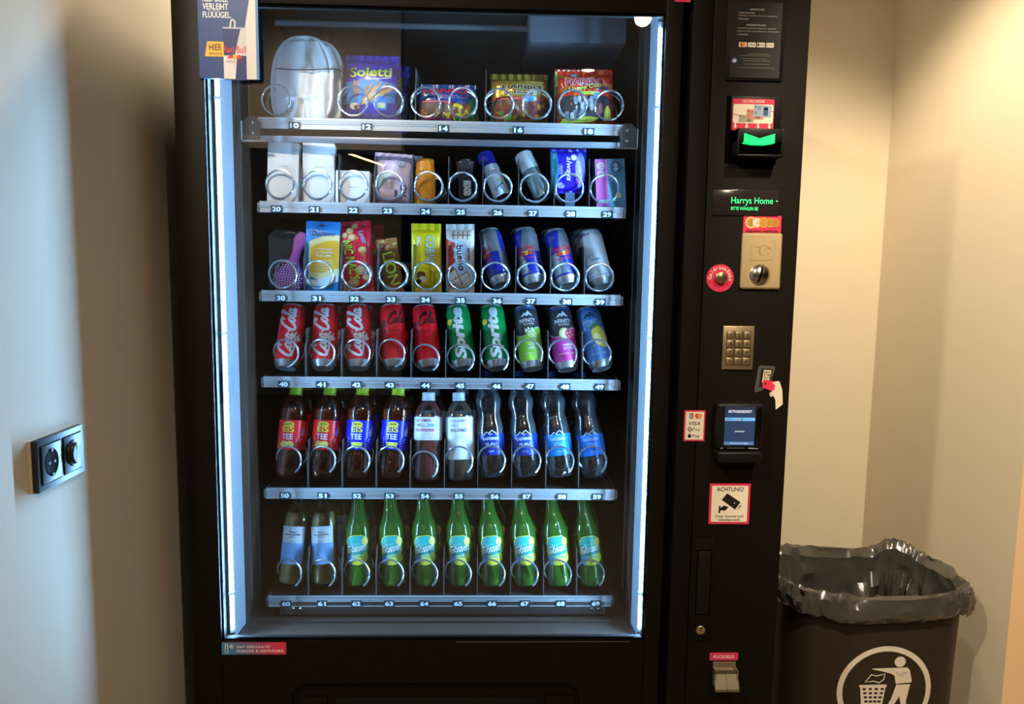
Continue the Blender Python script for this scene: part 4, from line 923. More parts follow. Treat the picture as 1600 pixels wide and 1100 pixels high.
# pouches
def pillow(w_, h_, d_, wr=0.0, seed=0, taper=0.0):
    def ZY(u, v):
        a = max(0.0, 1 - abs(2 * u / w_) ** 2.6) ** 0.5; b = max(0.0, 1 - abs(2 * v / h_ - 1) ** 4) ** 0.6
        n = wr * (mnoise.noise(Vector((u * 45 + seed, v * 45, seed))) + 0.5 * mnoise.noise(Vector((u * 110, v * 110 + seed, 2)))) if wr else 0
        return d_ / 2 * a * b + n * (0.3 + a * b)
    return ZY
def pouch(name, label, cat, group, w_, h_, d_, body, art, seal=0.010, wr=0.0015, seed=0, back=None, skew=0.0, seal_m=None, zig=True):
    t = thing(name, label, cat, (0, 0, 0), group)
    ZY = pillow(w_, h_ - 2 * seal, d_, wr, seed); NU, NV = 20, 24
    def pt(u, v, s, h=0):
        return (u + skew * v, s * (ZY(u, min(max(v - seal, 0), h_ - 2 * seal)) + h), v)
    m = MB()
    for s, mm in ((-1, body), (1, back or body)):
        vs = [pt(-w_ / 2 + w_ * i / NU, seal + (h_ - 2 * seal) * j / NV, s) for j in range(NV + 1) for i in range(NU + 1)]
        m.add(vs, [(j * (NU + 1) + i, j * (NU + 1) + i + 1, (j + 1) * (NU + 1) + i + 1, (j + 1) * (NU + 1) + i) for j in range(NV) for i in range(NU)], mm)
    p = m.build('pouch_body', t, True, angle=80)
    for v0, v1, up in ((0.0, seal, False), (h_ - seal, h_, True)):
        sm = MB(); n = int(w_ / 0.0025); vs = []
        for i in range(n + 1):
            u = -w_ / 2 + w_ * i / n; z1 = v1 + ((0.0015 if i % 2 else 0) if (up and zig) else 0); z0 = v0 - ((0.0015 if i % 2 else 0) if (not up and zig) else 0)
            y = 0.0012 * math.sin(i * 0.9 + seed) + 0.0005 * (i % 2)
            vs += [(u + skew * z0, y - 0.0006, z0), (u + skew * z1, y - 0.0006, z1), (u + skew * z0, y + 0.0006, z0), (u + skew * z1, y + 0.0006, z1)]
        f = []
        for i in range(n): a = 4 * i; f += [(a, a + 4, a + 5, a + 1), (a + 2, a + 3, a + 7, a + 6), (a + 1, a + 5, a + 7, a + 3), (a, a + 2, a + 6, a + 4)]
        sm.add(vs, f, seal_m or body); sm.build('seal', t, True)
    if art:
        A = Art(); art(A, w_ * 1000, h_ * 1000)
        A.build('print', p, lambda u, v, h: pt(u, v, -1, h + 0.0003), (6.0, 6.0), True, clip=(-w_ * 500, 0, w_ * 500, h_ * 1000))
    return t
def carton(name, label, cat, group, w_, h_, d_, body, art, flap=True, hanger=None, side=None):
    t = thing(name, label, cat, (0, 0, 0), group)
    b = MB().box(-w_ / 2, w_ / 2, -d_ / 2, d_ / 2, 0, h_, body, 0.0009).build('carton', t, True)
    if flap: MB().box(-w_ / 2 + 0.001, w_ / 2 - 0.001, -d_ / 2 - 0.0002, d_ / 2 - 0.001, h_ - 0.0002, h_ + 0.0007, body, 0).build('tuck_flap', t, True)
    if hanger: MB().box(-w_ / 2, w_ / 2, d_ / 2 - 0.001, d_ / 2, h_, h_ + hanger, body, 0).build('hang_tab', t, True)
    if side: MB().box(w_ / 2 - 0.0001, w_ / 2 + 0.0004, -d_ / 2 + 0.0006, d_ / 2 - 0.0006, 0.0008, h_ - 0.0008, side).build('side_face', t, True)
    if art:
        A = Art(); art(A, w_ * 1000, h_ * 1000); A.build('print', b, lambda u, v, h: (u, -d_ / 2 - h, v), None, True)
    return t

# placing a thing: its base centre at a photo pixel on plane Y, its axis leaning back by `tilt` and towards the pixel xt
def place(o, xb, yb, Y, tilt=0.0, lean=0.0, spin=0.0, z=None):
    b = P(xb, yb, Y)
    if z is not None: b.z = z
    R = Matrix.Rotation(math.radians(lean), 4, 'Y') @ Matrix.Rotation(-math.radians(tilt), 4, 'X') @ Matrix.Rotation(math.radians(spin), 4, 'Z')
    o.matrix_basis = Matrix.Translation(b) @ R
    return o
# ------------------------------------------------------------------ goods on the trays
def proj(p):
    q = Vector(p) - EYE; d = q.dot(FWD); return 800 + FPX * q.dot(RIGHT) / d, 550 + FPX * q.dot(DOWN) / d
def put(o, xb, yb, xt, L, Y, tilt=0.0, spin=0.0, z=None):      # lean chosen so that the top end shows above column xt
    lean = 0.0
    for it in range(12):
        place(o, xb, yb, Y, tilt, lean, spin, z)
        e = xt - proj(o.matrix_basis @ Vector((0, 0, L)))[0]
        lean += math.degrees(math.atan(e / (L * 690)))
    place(o, xb, yb, Y, tilt, lean, spin, z)
    return o
def behind(o, dy, label, dx=0.0, dz=0.0):
    c = dup(o, label); c.matrix_basis = Matrix.Translation((dx, dy, dz)) @ o.matrix_basis; return c
FL = [t[0] - 0.0073 for t in TR]
G1, G2, G3, G4, G5, G6 = ('goods on the top tray', 'toiletries on the second tray', 'goods on the third tray', 'drink cans on the fourth tray', 'plastic bottles on the fifth tray', 'glass bottles on the bottom tray')
# --- top tray
towel = mat('white_terry', 'e3e6e8', 0.85, bump=0.35, bscale=700, noise=0.03, nscale=200)
sl = thing('slipper_pair', 'pair of white slippers packed upright under a black elastic band, leftmost on the top tray', 'slippers', (0, 0, 0))
def slip_outline(w_, h_, k=1.0, n=60):
    p = []
    for i in range(n):
        a = 2 * PI * i / n; x, z = math.cos(a), math.sin(a)
        e = 0.72 if z > 0 else 0.55
        p.append((k * w_ / 2 * math.copysign(abs(x) ** e, x) * (1.0 if z < 0 else 1 - 0.06 * z), h_ / 2 + k * h_ / 2 * math.copysign(abs(z) ** (0.85 if z > 0 else 0.5), z)))
    return p
def slipper(name, dx, y0):
    W_, H_ = 0.134, 0.183; o = slip_outline(W_, H_); m = MB(); n = len(o)
    rings = [(1.0, 0.0), (1.0, 0.014), (0.97, 0.019)]
    vs = []
    for k, d in rings:
        q = slip_outline(W_, H_, k); vs += [(u + dx, y0 - d, v) for u, v in q]
    m.add(vs, [(r * n + i, r * n + (i + 1) % n, (r + 1) * n + (i + 1) % n, (r + 1) * n + i) for r in range(2) for i in range(n)] + [tuple(range(n)), tuple(range(2 * n, 3 * n))], towel)
    b = m.build(name, sl, True, angle=50)
    MB().tube([(u * 0.985 + dx, y0 - 0.0185, v * 0.99 + 0.001) for u, v in o] + [(o[0][0] * 0.985 + dx, y0 - 0.0185, o[0][1] * 0.99 + 0.001)], 0.0042, towel, 8, False).build('piping', b, True)
    # folded upper: a soft relief with a dent down the middle and a fold at its hem
    NU, NV = 34, 44; vs = []
    for j in range(NV + 1):
        for i in range(NU + 1):
            u, v = -1 + 2 * i / NU, j / NV; zz = 0.006 + v * 0.166
            hw = 0.059 * (1 - 0.35 * max(0, (v - 0.55) / 0.45) ** 2.2)
            dome = (1 - abs(u) ** 6) ** 0.8
            h = 0.013 * dome * (1 - 0.55 * v)
            h -= 0.005 * math.exp(-((u - 0.22 - 0.25 * math.sin(v * 3)) / 0.11) ** 2) * math.exp(-((v - 0.68) / 0.3) ** 2)
            h -= 0.014 * math.exp(-((u - 0.04 * 1) / (0.05 + 0.55 * max(0, 0.24 - v))) ** 2) * (1 if v < 0.24 else math.exp(-((v - 0.24) / 0.03) ** 2))
            h += 0.007 * math.exp(-((v - 0.27 - 0.03 * u) / 0.03) ** 2) * (1 if abs(u) < 0.55 else 0.3)
            h -= 0.003 * math.exp(-((u - 0.5 + 0.3 * v) / 0.09) ** 2) * (v < 0.6)
            h += 0.0025 * mnoise.noise(Vector((u * 3, v * 4, 3)))
            vs.append((dx + u * hw, y0 - 0.019 - max(h, -0.004), zz))
    MB().add(vs, [(j * (NU + 1) + i, j * (NU + 1) + i + 1, (j + 1) * (NU + 1) + i + 1, (j + 1) * (NU + 1) + i) for j in range(NV) for i in range(NU)], towel).build('upper', b, True, angle=80)
slipper('slipper', 0.0, 0.0); slipper('slipper', 0.016, 0.024)
bd = [(0.072 * math.cos(a) + 0.008, 0.0 - 0.034 * math.sin(a) * (abs(math.sin(a)) ** -0.4 if abs(math.sin(a)) > 0.05 else 1) + 0.0, 0.112 + 0.004 * math.cos(a * 2)) for a in [k * PI / 24 for k in range(49)]]
MB().tube(bd, 0.0013, ink('0d1420'), 6, False).build('elastic_band', sl, True)
put(sl, 476, 185, 478, 0.18, 0.172, 4, -6, FL[0])
def a_soletti(A, W, H):
    A.poly([(-W / 2 + 6, H * 0.26), (W / 2 - 4, H * 0.30), (W / 2 - 2, H * 0.58), (0, H * 0.62), (-W / 2 + 8, H * 0.58)], ink('2f86e6'), 1)
    A.text('Soletti', 2, H * 0.73, W * 0.76, H * 0.14, ink('e3e34a'), 4, rot=2, bold=0.05); A.stroke([(-8, H * 0.62), (20, H * 0.63), (46, H * 0.66)], 1.6, WHITE, 4)
    r = random.Random(4)
    for k in range(16):
        x0 = -6 + k * 0.6; x1 = -12 + k * 4.0; A.stroke([(x0 - 8, H * 0.26 + r.uniform(-2, 4)), (x1 + 8, H * (0.56 + r.uniform(-0.05, 0.04)))], 2.5, ink(('c8955a', 'a96f3a', 'd9b07a')[k % 3]), 3 + k % 3, False)
    for k in range(4): A.stroke([(-30 + k * 2, H * 0.38), (-36 + k * 4, H * 0.60)], 2.2, ink(('b07a44', 'd0a068')[k % 2]), 4, False)
    A.ell(-30, H * 0.235, 11, 7, ink('d8e0cc'), 4); A.ell(-24, H * 0.22, 7, 5, ink('4a4034'), 5)
    A.rrect(14, H * 0.19, 40, H * 0.34, 2, ink('2f86e6'), 4); A.rrect(20, H * 0.215, 37, H * 0.29, 2, ink('bfe0b0'), 5); A.text('DIE SALZSTANGE', 22, H * 0.40, 38, 5, ink('a8d890'), 5, bold=0.03)
    for k in range(7): A.ring(-44 + k * 13.5, H * 0.085, 4.6, 0.8, ink('a8a4ee'), 4)
    A.lines(-46, H * 0.03, 46, H * 0.14, 4, ink('b8b4f2'), 5, 0.7)
so_ = pouch('snack_pouch', 'purple and blue pouch of salted pretzel sticks on the top tray', 'snack bag', G1, 0.120, 0.150, 0.038, ink('3a35b4', 0.28), a_soletti, 0.012, 0.0022, 3)
put(so_, 577, 184, 582, 0.15, 0.165, 6, -5, FL[0] + 0.002)
behind(so_, 0.062, 'second purple pretzel stick pouch, directly behind the first in the top tray', 0.016, -0.004)
def sweets(A, x0, y0, x1, y1, cols, n, seed, lay=2, s=5.5):
    r = random.Random(seed)
    for k in range(n):
        c = ink(cols[k % len(cols)], 0.25); A.ell(r.uniform(x0, x1), r.uniform(y0, y1), s * r.uniform(0.7, 1.2), s * r.uniform(0.5, 0.8), c, lay + k % 4, rot=r.uniform(0, 3), n=14)
def a_tropi(A, W, H):
    A.rect(-W / 2 + 2, H * 0.16, W / 2 - 14, H * 0.52, ink('6b5a52'), 1); A.poly([(W / 2 - 26, H * 0.1), (W / 2, H * 0.1), (W / 2, H * 0.72), (W / 2 - 12, H * 0.62)], ink('2f7a3c'), 2)
    sweets(A, -W / 2 + 8, H * 0.16, W / 2 - 16, H * 0.42, ('b9a46a', '8c7458', 'c9552e', 'd0c04a', '7a6a66'), 46, 5)
    A.poly([(-W / 2, H * 0.53), (10, H * 0.50), (10, H * 0.57), (-W / 2, H * 0.585)], ink('c23458'), 7); A.lines(-W / 2 + 4, H * 0.53, 6, H * 0.56, 1, WHITE, 8, 0.8)
    A.text('HARIBO', -2, H * 0.80, W * 0.74, H * 0.14, ink('c8283c'), 9, bold=0.05, bend=2); A.text('Tropifrutti', 8, H * 0.665, W * 0.60, H * 0.13, ink('d8dcee'), 10, bold=0.03); A.text('Tropifrutti', 8, H * 0.668, W * 0.59, H * 0.12, ink('9a4a9c'), 11, bold=0.01)
    A.poly([(10, H * 0.48), (24, H * 0.50), (36, H * 0.44), (30, H * 0.36), (20, H * 0.42)], ink('d9d03c'), 8); A.poly([(8, H * 0.50), (18, H * 0.52), (14, H * 0.45)], ink('d0402c'), 9)
    A.rect(-W / 2, H * 0.02, W / 2, H * 0.09, ink('2c8a40'), 8); A.poly([(-W / 2 + 2, H * 0.06), (12, H * 0.05), (14, H * 0.145), (-W / 2 + 2, H * 0.155)], ink('b03aa0'), 9); A.lines(-20, H * 0.07, 10, H * 0.13, 2, WHITE, 10, 0.8); A.ell(24, H * 0.17, 9, 9, ink('d6d94a'), 9); A.ell(24, H * 0.17, 6, 6, ink('4a8a3a'), 10)
bag2 = pouch('sweets_pouch', 'small blue and green sweets pouch, lowest on the top tray', 'sweets bag', G1, 0.128, 0.090, 0.034, ink('1f4f9c', 0.22), a_tropi, 0.008, 0.0024, 8)
put(bag2, 698, 189, 698, 0.09, 0.165, 5, 0, FL[0] + 0.002)
def a_gold(A, W, H):
    A.rect(-W / 2 + 5, H * 0.09, W / 2 - 4, H * 0.50, ink('5a4034'), 1); sweets(A, -W / 2 + 12, H * 0.14, W / 2 - 10, H * 0.44, ('8c3a2c', 'b9892e', '8a7a74', '6a4a44', 'a84a34'), 60, 11, 2, 6)
    A.poly([(-W / 2 + 4, H * 0.47), (W / 2 - 4, H * 0.47), (W / 2 - 4, H * 0.52), (-W / 2 + 4, H * 0.53)], ink('b8302c'), 7); A.lines(-40, H * 0.485, 0, H * 0.515, 1, ink('e9c8b0'), 8, 0.9)
    A.text('HARIBO', 6, H * 0.715, W * 0.72, H * 0.095, ink('e8e4d0'), 8, bold=0.09); A.text('HARIBO', 6, H * 0.715, W * 0.70, H * 0.085, ink('14120e'), 9, bold=0.05)
    A.text('GOLDBÄREN', 5, H * 0.61, W * 0.64, H * 0.075, ink('e8e4d0'), 8, bold=0.09); A.text('GOLDBÄREN', 5, H * 0.61, W * 0.62, H * 0.06, ink('14120e'), 9, bold=0.03)
    A.text('für unterwegs!', 34, H * 0.82, 38, 4, ink('d8c88a'), 8); A.ell(22, H * 0.50, 16, 7, ink('7fb6e2'), 8); A.lines(10, H * 0.48, 34, H * 0.53, 2, ink('25508a'), 9, 0.8)
    A.rect(-W / 2, 0, W / 2, H * 0.035, ink('e0d4a0'), 7); A.poly([(-W / 2 + 4, H * 0.035), (W / 2 - 4, H * 0.035), (W / 2 - 4, H * 0.085), (-W / 2 + 4, H * 0.095)], ink('b8302c'), 8); A.lines(-36, H * 0.05, 10, H * 0.08, 1, WHITE, 9, 1)
    for x, y, c in ((-38, 0.17, 'c8442c'), (-30, 0.15, 'd9c23a'), (-22, 0.16, '6aa83a'), (-39, 0.215, '3c8a4a')): A.ell(x, H * y, 5, 5.5, ink(c), 9)
gold = mat('gold_foil', 'a89238', 0.28, metal=0.55, bump=0.15, bscale=60)
bag3 = pouch('sweets_pouch', 'golden foil pouch of fruit gums on the top tray', 'sweets bag', G1, 0.126, 0.117, 0.040, gold, a_gold, 0.012, 0.0026, 15)
put(bag3, 811, 190, 811, 0.117, 0.165, 6, 0, FL[0] + 0.002)
def a_sour(A, W, H):
    for k in range(9): A.poly([(-8, H * 0.72), (-8 + 90 * math.cos(0.5 + k * 0.7), H * 0.72 + 90 * math.sin(0.5 + k * 0.7)), (-8 + 90 * math.cos(0.72 + k * 0.7), H * 0.72 + 90 * math.sin(0.72 + k * 0.7))], ink('cf6a24'), 1)
    A.rrect(-W / 2 + 8, H * 0.12, W / 2 - 6, H * 0.52, 14, ink('3c3230'), 2); r = random.Random(2)
    for k in range(22):
        x, y = r.uniform(-W / 2 + 18, 14), r.uniform(H * 0.18, H * 0.46); A.rrect(x - 4, y - 8, x + 4, y + 8, 3.5, ink(('a9adb2', '7d7c80', 'c2c8cc', '8c8078')[k % 4], 0.8), 3 + k % 5)
    A.text('HARIBO', -2, H * 0.755, W * 0.68, H * 0.13, ink('e9dcd8'), 8, bold=0.10); A.text('HARIBO', -2, H * 0.755, W * 0.66, H * 0.115, ink('b01f2a'), 9, bold=0.04)
    A.ell(-24, H * 0.885, 10, 6, ink('5a6a8a'), 8); A.ell(-24, H * 0.885, 6, 4, ink('c8d0d8'), 9)
    A.text('Happy Cola', -2, H * 0.645, W * 0.60, H * 0.11, ink('3a1408'), 10, rot=10, bold=0.09, shear=0.2); A.text('Happy Cola', -2, H * 0.65, W * 0.59, H * 0.10, ink('f0e06a'), 11, rot=10, bold=0.03, shear=0.2); A.text('SAUER', 40, H * 0.65, 24, 8, ink('24406a'), 11, bold=0.04)
    A.rrect(-12, H * 0.535, 32, H * 0.585, 2, ink('d6dc4a'), 9); A.lines(-8, H * 0.55, 10, H * 0.575, 1, ink('3a4a20'), 10, 1); A.ell(22, H * 0.51, 6, 8, ink('5a9ae0'), 10)
    A.poly([(24, H * 0.2), (36, H * 0.24), (34, H * 0.4), (26, H * 0.37)], ink('a8443a'), 9); A.poly([(38, H * 0.12), (56, H * 0.12), (54, H * 0.30), (46, H * 0.36), (40, H * 0.28)], ink('d6d03c'), 9)
    A.poly([(-W / 2 + 6, H * 0.09), (14, H * 0.11), (30, H * 0.16), (8, H * 0.18), (-W / 2 + 12, H * 0.15)], ink('d6dc4a'), 9); A.lines(-36, H * 0.115, 4, H * 0.145, 1, ink('3a4a20'), 10, 1.2)
    A.rect(-W / 2, H * 0.70, -W / 2 + 4, H * 0.97, ink('d6dc4a'), 5); A.rect(-W / 2, H * 0.0, W / 2, H * 0.08, ink('b8242c'), 6)
    for k in range(8): A.ell(-W / 2 + 8 + k * 11, H * 0.985, 3, 2, ink('e6d8d0'), 8)
bag4 = pouch('sweets_pouch', 'red and orange pouch of sour cola sweets, rightmost on the top tray', 'sweets bag', G1, 0.128, 0.131, 0.040, ink('e0341e', 0.22), a_sour, 0.012, 0.0022, 21)
put(bag4, 915, 193, 912, 0.131, 0.165, 6, 4, FL[0] + 0.002)
# --- second tray
card_w = mat('white_carton', 'e6e8ea', 0.6)
def a_white(A, W, H):
    A.text('VANITY KIT', 2, H * (0.62 if H > 100 else 0.54), 22, 2.2, ink('6a7078'), 1); A.lines(-7, H * 0.42, 10, H * 0.5, 2, ink('a4abb2'), 1, 0.6)
for i, (xb, xt, wpx, hpx, nm, sp) in enumerate(((444, 446, 46, 92, 'tall white carton at the left end of the second tray, half in shade', 4), (499, 500, 47, 92, 'tall white carton, second on the second tray, evenly lit', 5), (553, 554, 51, 52, 'short white carton between the tall cartons and the pink pouch', 0))):
    H_ = hpx * 1.45e-3
    o = carton('toiletry_carton', nm, 'carton', 'white cartons on the second tray', wpx * 1.44e-3, H_, 0.040, card_w, a_white)
    put(o, xb, 313, xt, H_, 0.165, 3, sp, FL[1])
def a_cv(A, W, H):
    A.text('CV', 24, H * 0.30, 26, 14, ink('24202c'), 3, rot=-90, bold=0.02); A.ell(18, H * 0.80, 9, 8, ink('6fb2d8'), 2); A.ell(18, H * 0.80, 7, 6, ink('d2e2ee'), 3); A.lines(12, H * 0.77, 24, H * 0.83, 2, ink('3a6a98'), 4, 0.8)
    for k in range(9): A.rect(-24 + k * 3.1, H * 0.30, -22.8 + k * 3.1, H * (0.46 + 0.04 * math.sin(k)), ink('9aa4b4'), 2)
    A.text('INTIM', -2, H * 0.44, 22, 4, ink('d88a9c'), 2, rot=-90); A.rect(6, H * 0.16, 11, H * 0.30, ink('2c4a8c'), 3); A.poly([(-30, H * 0.30), (0, H * 0.62), (-30, H * 0.62)], ink('c6e4e6'), 1)
    for x, y in ((-14, 0.9), (6, 0.86), (20, 0.93), (0, 0.12), (22, 0.08), (-20, 0.7)): A.stroke([(x, H * y), (x + 8, H * y + 5)], 0.7, ink('9a86b4'), 2, False); A.ell(x + 4, H * y - 3, 1.4, 1.2, ink('5a3a7a'), 3)
o = pouch('wipes_pouch', 'pale pink pouch with black letters on the second tray', 'toiletry pouch', None, 0.083, 0.117, 0.034, ink('d9c4de', 0.3), a_cv, 0.008, 0.0022, 31)
put(o, 612, 316, 616, 0.117, 0.165, 5, 4, FL[1] + 0.002)
behind(o, 0.055, 'second pale pink pouch, directly behind the front one', 0.016, 0.006)
# sun lotion bottle
t = thing('lotion_bottle', 'orange lotion bottle with a paler triangular foot', 'bottle', (0, 0, 0))
om = ink('e8941e', 0.3); hs = [(0.0, 0.98), (0.003, 1.02), (0.02, 1.0), (0.05, 0.97), (0.075, 0.93), (0.085, 0.86), (0.092, 0.80), (0.105, 0.78), (0.108, 0.74)]
vs = []; n = 40
for z, k in hs:
    for i in range(n):
        x, y = sup(2 * PI * i / n, 0.025 * k, 0.014 * k, 2.6); vs.append((x, y, z))
MB().add(vs, [(r * n + i, r * n + (i + 1) % n, (r + 1) * n + (i + 1) % n, (r + 1) * n + i) for r in range(len(hs) - 1) for i in range(n)] + [tuple(range(n)), tuple((len(hs) - 1) * n + i for i in range(n))], om).build('bottle_body', t, True)
def lmap(u, v, h):
    k = 1.0
    for (z0, k0), (z1, k1) in zip(hs, hs[1:]):
        if z0 <= v <= z1: k = k0 + (k1 - k0) * (v - z0) / (z1 - z0)
    return (u, -0.014 * k * (max(0, 1 - abs(u / (0.025 * k)) ** 2.6)) ** (1 / 2.6) - h - 0.0003, v)
Art().poly([(-21, 3), (21, 3), (16, 14), (4, 36), (-2, 36), (-16, 14)], ink('f4b23a'), 1).ring(-6, 17, 4, 0.8, ink('7a5210'), 2).ring(6, 17, 4, 0.8, ink('7a5210'), 2).rect(-8, 16.6, -4, 17.4, ink('7a5210'), 2).text('30', 6, 17, 4, 3, ink('7a5210'), 2).text('Sundar', -2, 80, 20, 4.5, ink('5a3a08'), 2).text('SUN', -2, 62, 14, 4, ink('d8a8b0'), 2).lines(-10, 44, 10, 56, 4, ink('8a5a18'), 2, 0.7).build('print', t, lmap, (4, 6), True)
put(t, 663, 315, 665, 0.107, 0.165, 4, 0, FL[1])
# dark spray pack
t = thing('deodorant_tube', 'dark grey flared deodorant pack with white letters', 'deodorant', (0, 0, 0))
dk = mat('smoky_plastic', '2a2d33', 0.22, spec=0.6)
hs2 = [(0.0, 0.74, 0.72), (0.003, 0.76, 0.75), (0.05, 0.78, 0.8), (0.085, 0.92, 1), (0.100, 1.06, 1.05), (0.103, 1.02, 1.0)]
vs = []
for z, k, ky in hs2:
    for i in range(n):
        x, y = sup(2 * PI * i / n, 0.0205 * k, 0.014 * ky, 3.2); vs.append((x, y, z))
MB().add(vs, [(r * n + i, r * n + (i + 1) % n, (r + 1) * n + (i + 1) % n, (r + 1) * n + i) for r in range(len(hs2) - 1) for i in range(n)] + [tuple(range(n)), tuple((len(hs2) - 1) * n + i for i in range(n))], dk).build('tube_body', t, True)
MB().lathe([(0.010, 0.103), (0.013, 0.103), (0.013, 0.1075), (0.011, 0.109), (0.0, 0.1085)], dk, 24).build('spray_cap', t, True)
Art().text('axe', 4, 44, 34, 17, ink('e4e8ec'), 2, rot=-90, bold=0.12).text('BLACK', 4, 20, 13, 4, ink('aab2ba'), 2).lines(-3, 8, 11, 16, 2, ink('9aa2ac'), 2, 1).stroke([(-6, 58), (-6, 70), (8, 70)], 0.7, ink('6a727c'), 2, False).build('print', t, lambda u, v, h: (u, -0.0118 - h - v * 0.03, v), None, True)
put(t, 728, 314, 727, 0.105, 0.165, 3, 0, FL[1])
def roll(name, label, R, L, cap_m, cap_l, capk, body, art, spin=0):
    t = thing(name, label, 'deodorant', (0, 0, 0))
    sp = [(R * 0.80, 0.001), (R * 0.94, 0.003), (R, 0.008), (R, L - cap_l), (R * 0.9, L - cap_l + 0.004)]
    b = MB().lathe([(0.0, 0.004), (R * 0.75, 0.003), (R * 0.80, 0.001)], can_metal, 36).lathe(sp, body, 36).build('can_body', t, True)
    MB().lathe([(R * capk, L - cap_l), (R * capk, L - 0.008), (R * capk * 0.96, L - 0.003), (R * capk * 0.8, L), (0, L)], cap_m, 36).build('cap', t, True)
    A = Art(); art(A, R * 1000, L * 1000); A.build('label_print', b, cylmap_r(R, prof_r(sp)), (4, 6), True)
    return t
def a_dove(A, R, L):
    A.text('Dove', 0, L * 0.52, 22, 9, ink('1c2c5c'), 3, shear=0.3); A.stroke([(-16, L * 0.43), (-4, L * 0.45), (14, L * 0.47)], 1, ink('c8a84a'), 3); A.stroke([(-10, L * 0.14), (14, L * 0.22)], 2, ink('2a4a78'), 3, False)
    A.poly([(-12, 4), (20, 4), (14, L * 0.34), (-4, L * 0.36)], ink('c9e2f4'), 1); A.ell(6, L * 0.30, 5, 4, ink('dcdc7a'), 3)
o = roll('spray_can', 'small white spray can with a dark blue cap, leaning left', 0.0195, 0.118, ink('1426a0', 0.3), 0.040, 0.95, ink('dfe6ec', 0.3), a_dove)
put(o, 786, 309, 757, 0.115, 0.165, 22, 0)
def a_sens(A, R, L):
    A.text('sensitive', 2, L * 0.28, 38, 5, ink('6a8a98'), 2, rot=90); A.lines(-12, 12, -4, 50, 9, ink('9ab2bc'), 2, 0.7)
    for k in range(10): A.rect(-28, L * 0.42 + k * 2.2, -8, L * 0.42 + k * 2.2 + 1, ink('8aa0ac'), 2)
o = roll('spray_can', 'small silver green spray can with a broad white cap, leaning left', 0.0205, 0.120, ink('e4eaee', 0.35), 0.048, 1.04, mat('pale_green_metal', 'b4ccc8', 0.25, metal=0.6), a_sens)
put(o, 850, 310, 817, 0.118, 0.165, 22, 0)
def a_always(A, W, H):
    A.poly([(-W / 2, H * 0.08), (-W / 2 + 14, H * 0.05), (-W / 2 + 17, H * 0.5), (-W / 2 + 14, H * 0.96), (-W / 2, H * 0.94)], ink('2ba4c8', 0.3), 1); A.text('N', -W / 2 + 8, H * 0.82, 8, 7, ink('d6ecf6'), 3, rot=-90); A.lines(-W / 2 + 2, H * 0.2, -W / 2 + 9, H * 0.55, 5, ink('bfe4f2'), 3, 1)
    A.text('always', -2, H * 0.52, H * 0.56, 15, ink('eceaf8'), 4, rot=-90, bold=0.02, shear=0.35); A.text('DAILY', -16, H * 0.46, 22, 3.4, ink('c8c4f0'), 4, rot=-90)
    A.poly([(W * 0.27, H * 0.92), (W * 0.16, H * 0.6), (W * 0.18, H * 0.2), (W * 0.30, H * 0.05), (W * 0.42, H * 0.3), (W * 0.42, H * 0.8)], ink('7a6ad8', 0.3), 2); A.stroke([(W * 0.30, H * 0.95), (W * 0.42, H * 0.72), (W * 0.44, H * 0.4), (W * 0.36, H * 0.1)], 2.4, ink('3aa4dc'), 4)
    A.ell(10, H * 0.78, 7, 8, ink('b0a8ec'), 4); A.ell(10, H * 0.78, 5, 6, ink('e0dcf8'), 5)
    for k in range(6): A.rect(-W / 2 + 17, H * (0.40 + 0.04 * k), -W / 2 + 24, H * (0.42 + 0.04 * k), ink('a49cf0'), 3); A.rect(14, H * (0.36 + 0.04 * k), 23, H * (0.38 + 0.04 * k), ink('b4a6f0'), 4)
    A.ell(20, H * 0.26, 6, 8, ink('c06ad0'), 4); A.ell(-20, H * 0.16, 6, 6, ink('b8b0ea'), 3); A.ell(-15, H * 0.13, 5, 4, ink('9a90e0'), 4)
o = pouch('pad_pouch', 'glossy purple sanitary pad pouch raised on a clear stand', 'toiletry pouch', None, 0.080, 0.096, 0.042, ink('3322c8', 0.2), a_always, 0.005, 0.002, 41)
put(o, 888, 302, 888, 0.096, 0.165, 4, 0)
st_ = thing('clear_stand', 'short clear plastic riser under the purple pad pouch', 'stand', (0, 0, 0))
pz = P(890, 302, 0.165).z
MB().box(-0.0105, 0.0105, -0.014, 0.014, 0, pz - FL[1] - 0.0005, mat('frosted_plastic', '7d93b4', 0.25, trans=0.5)).build('riser', st_, True)
MB().box(-0.028, 0.028, -0.016, 0.016, 0, 0.0012, mat('frosted_plastic', '7d93b4', 0.25, trans=0.5)).build('foot_plate', st_, True)
st_.location = (P(890, 302, 0.165).x, 0.165, FL[1])
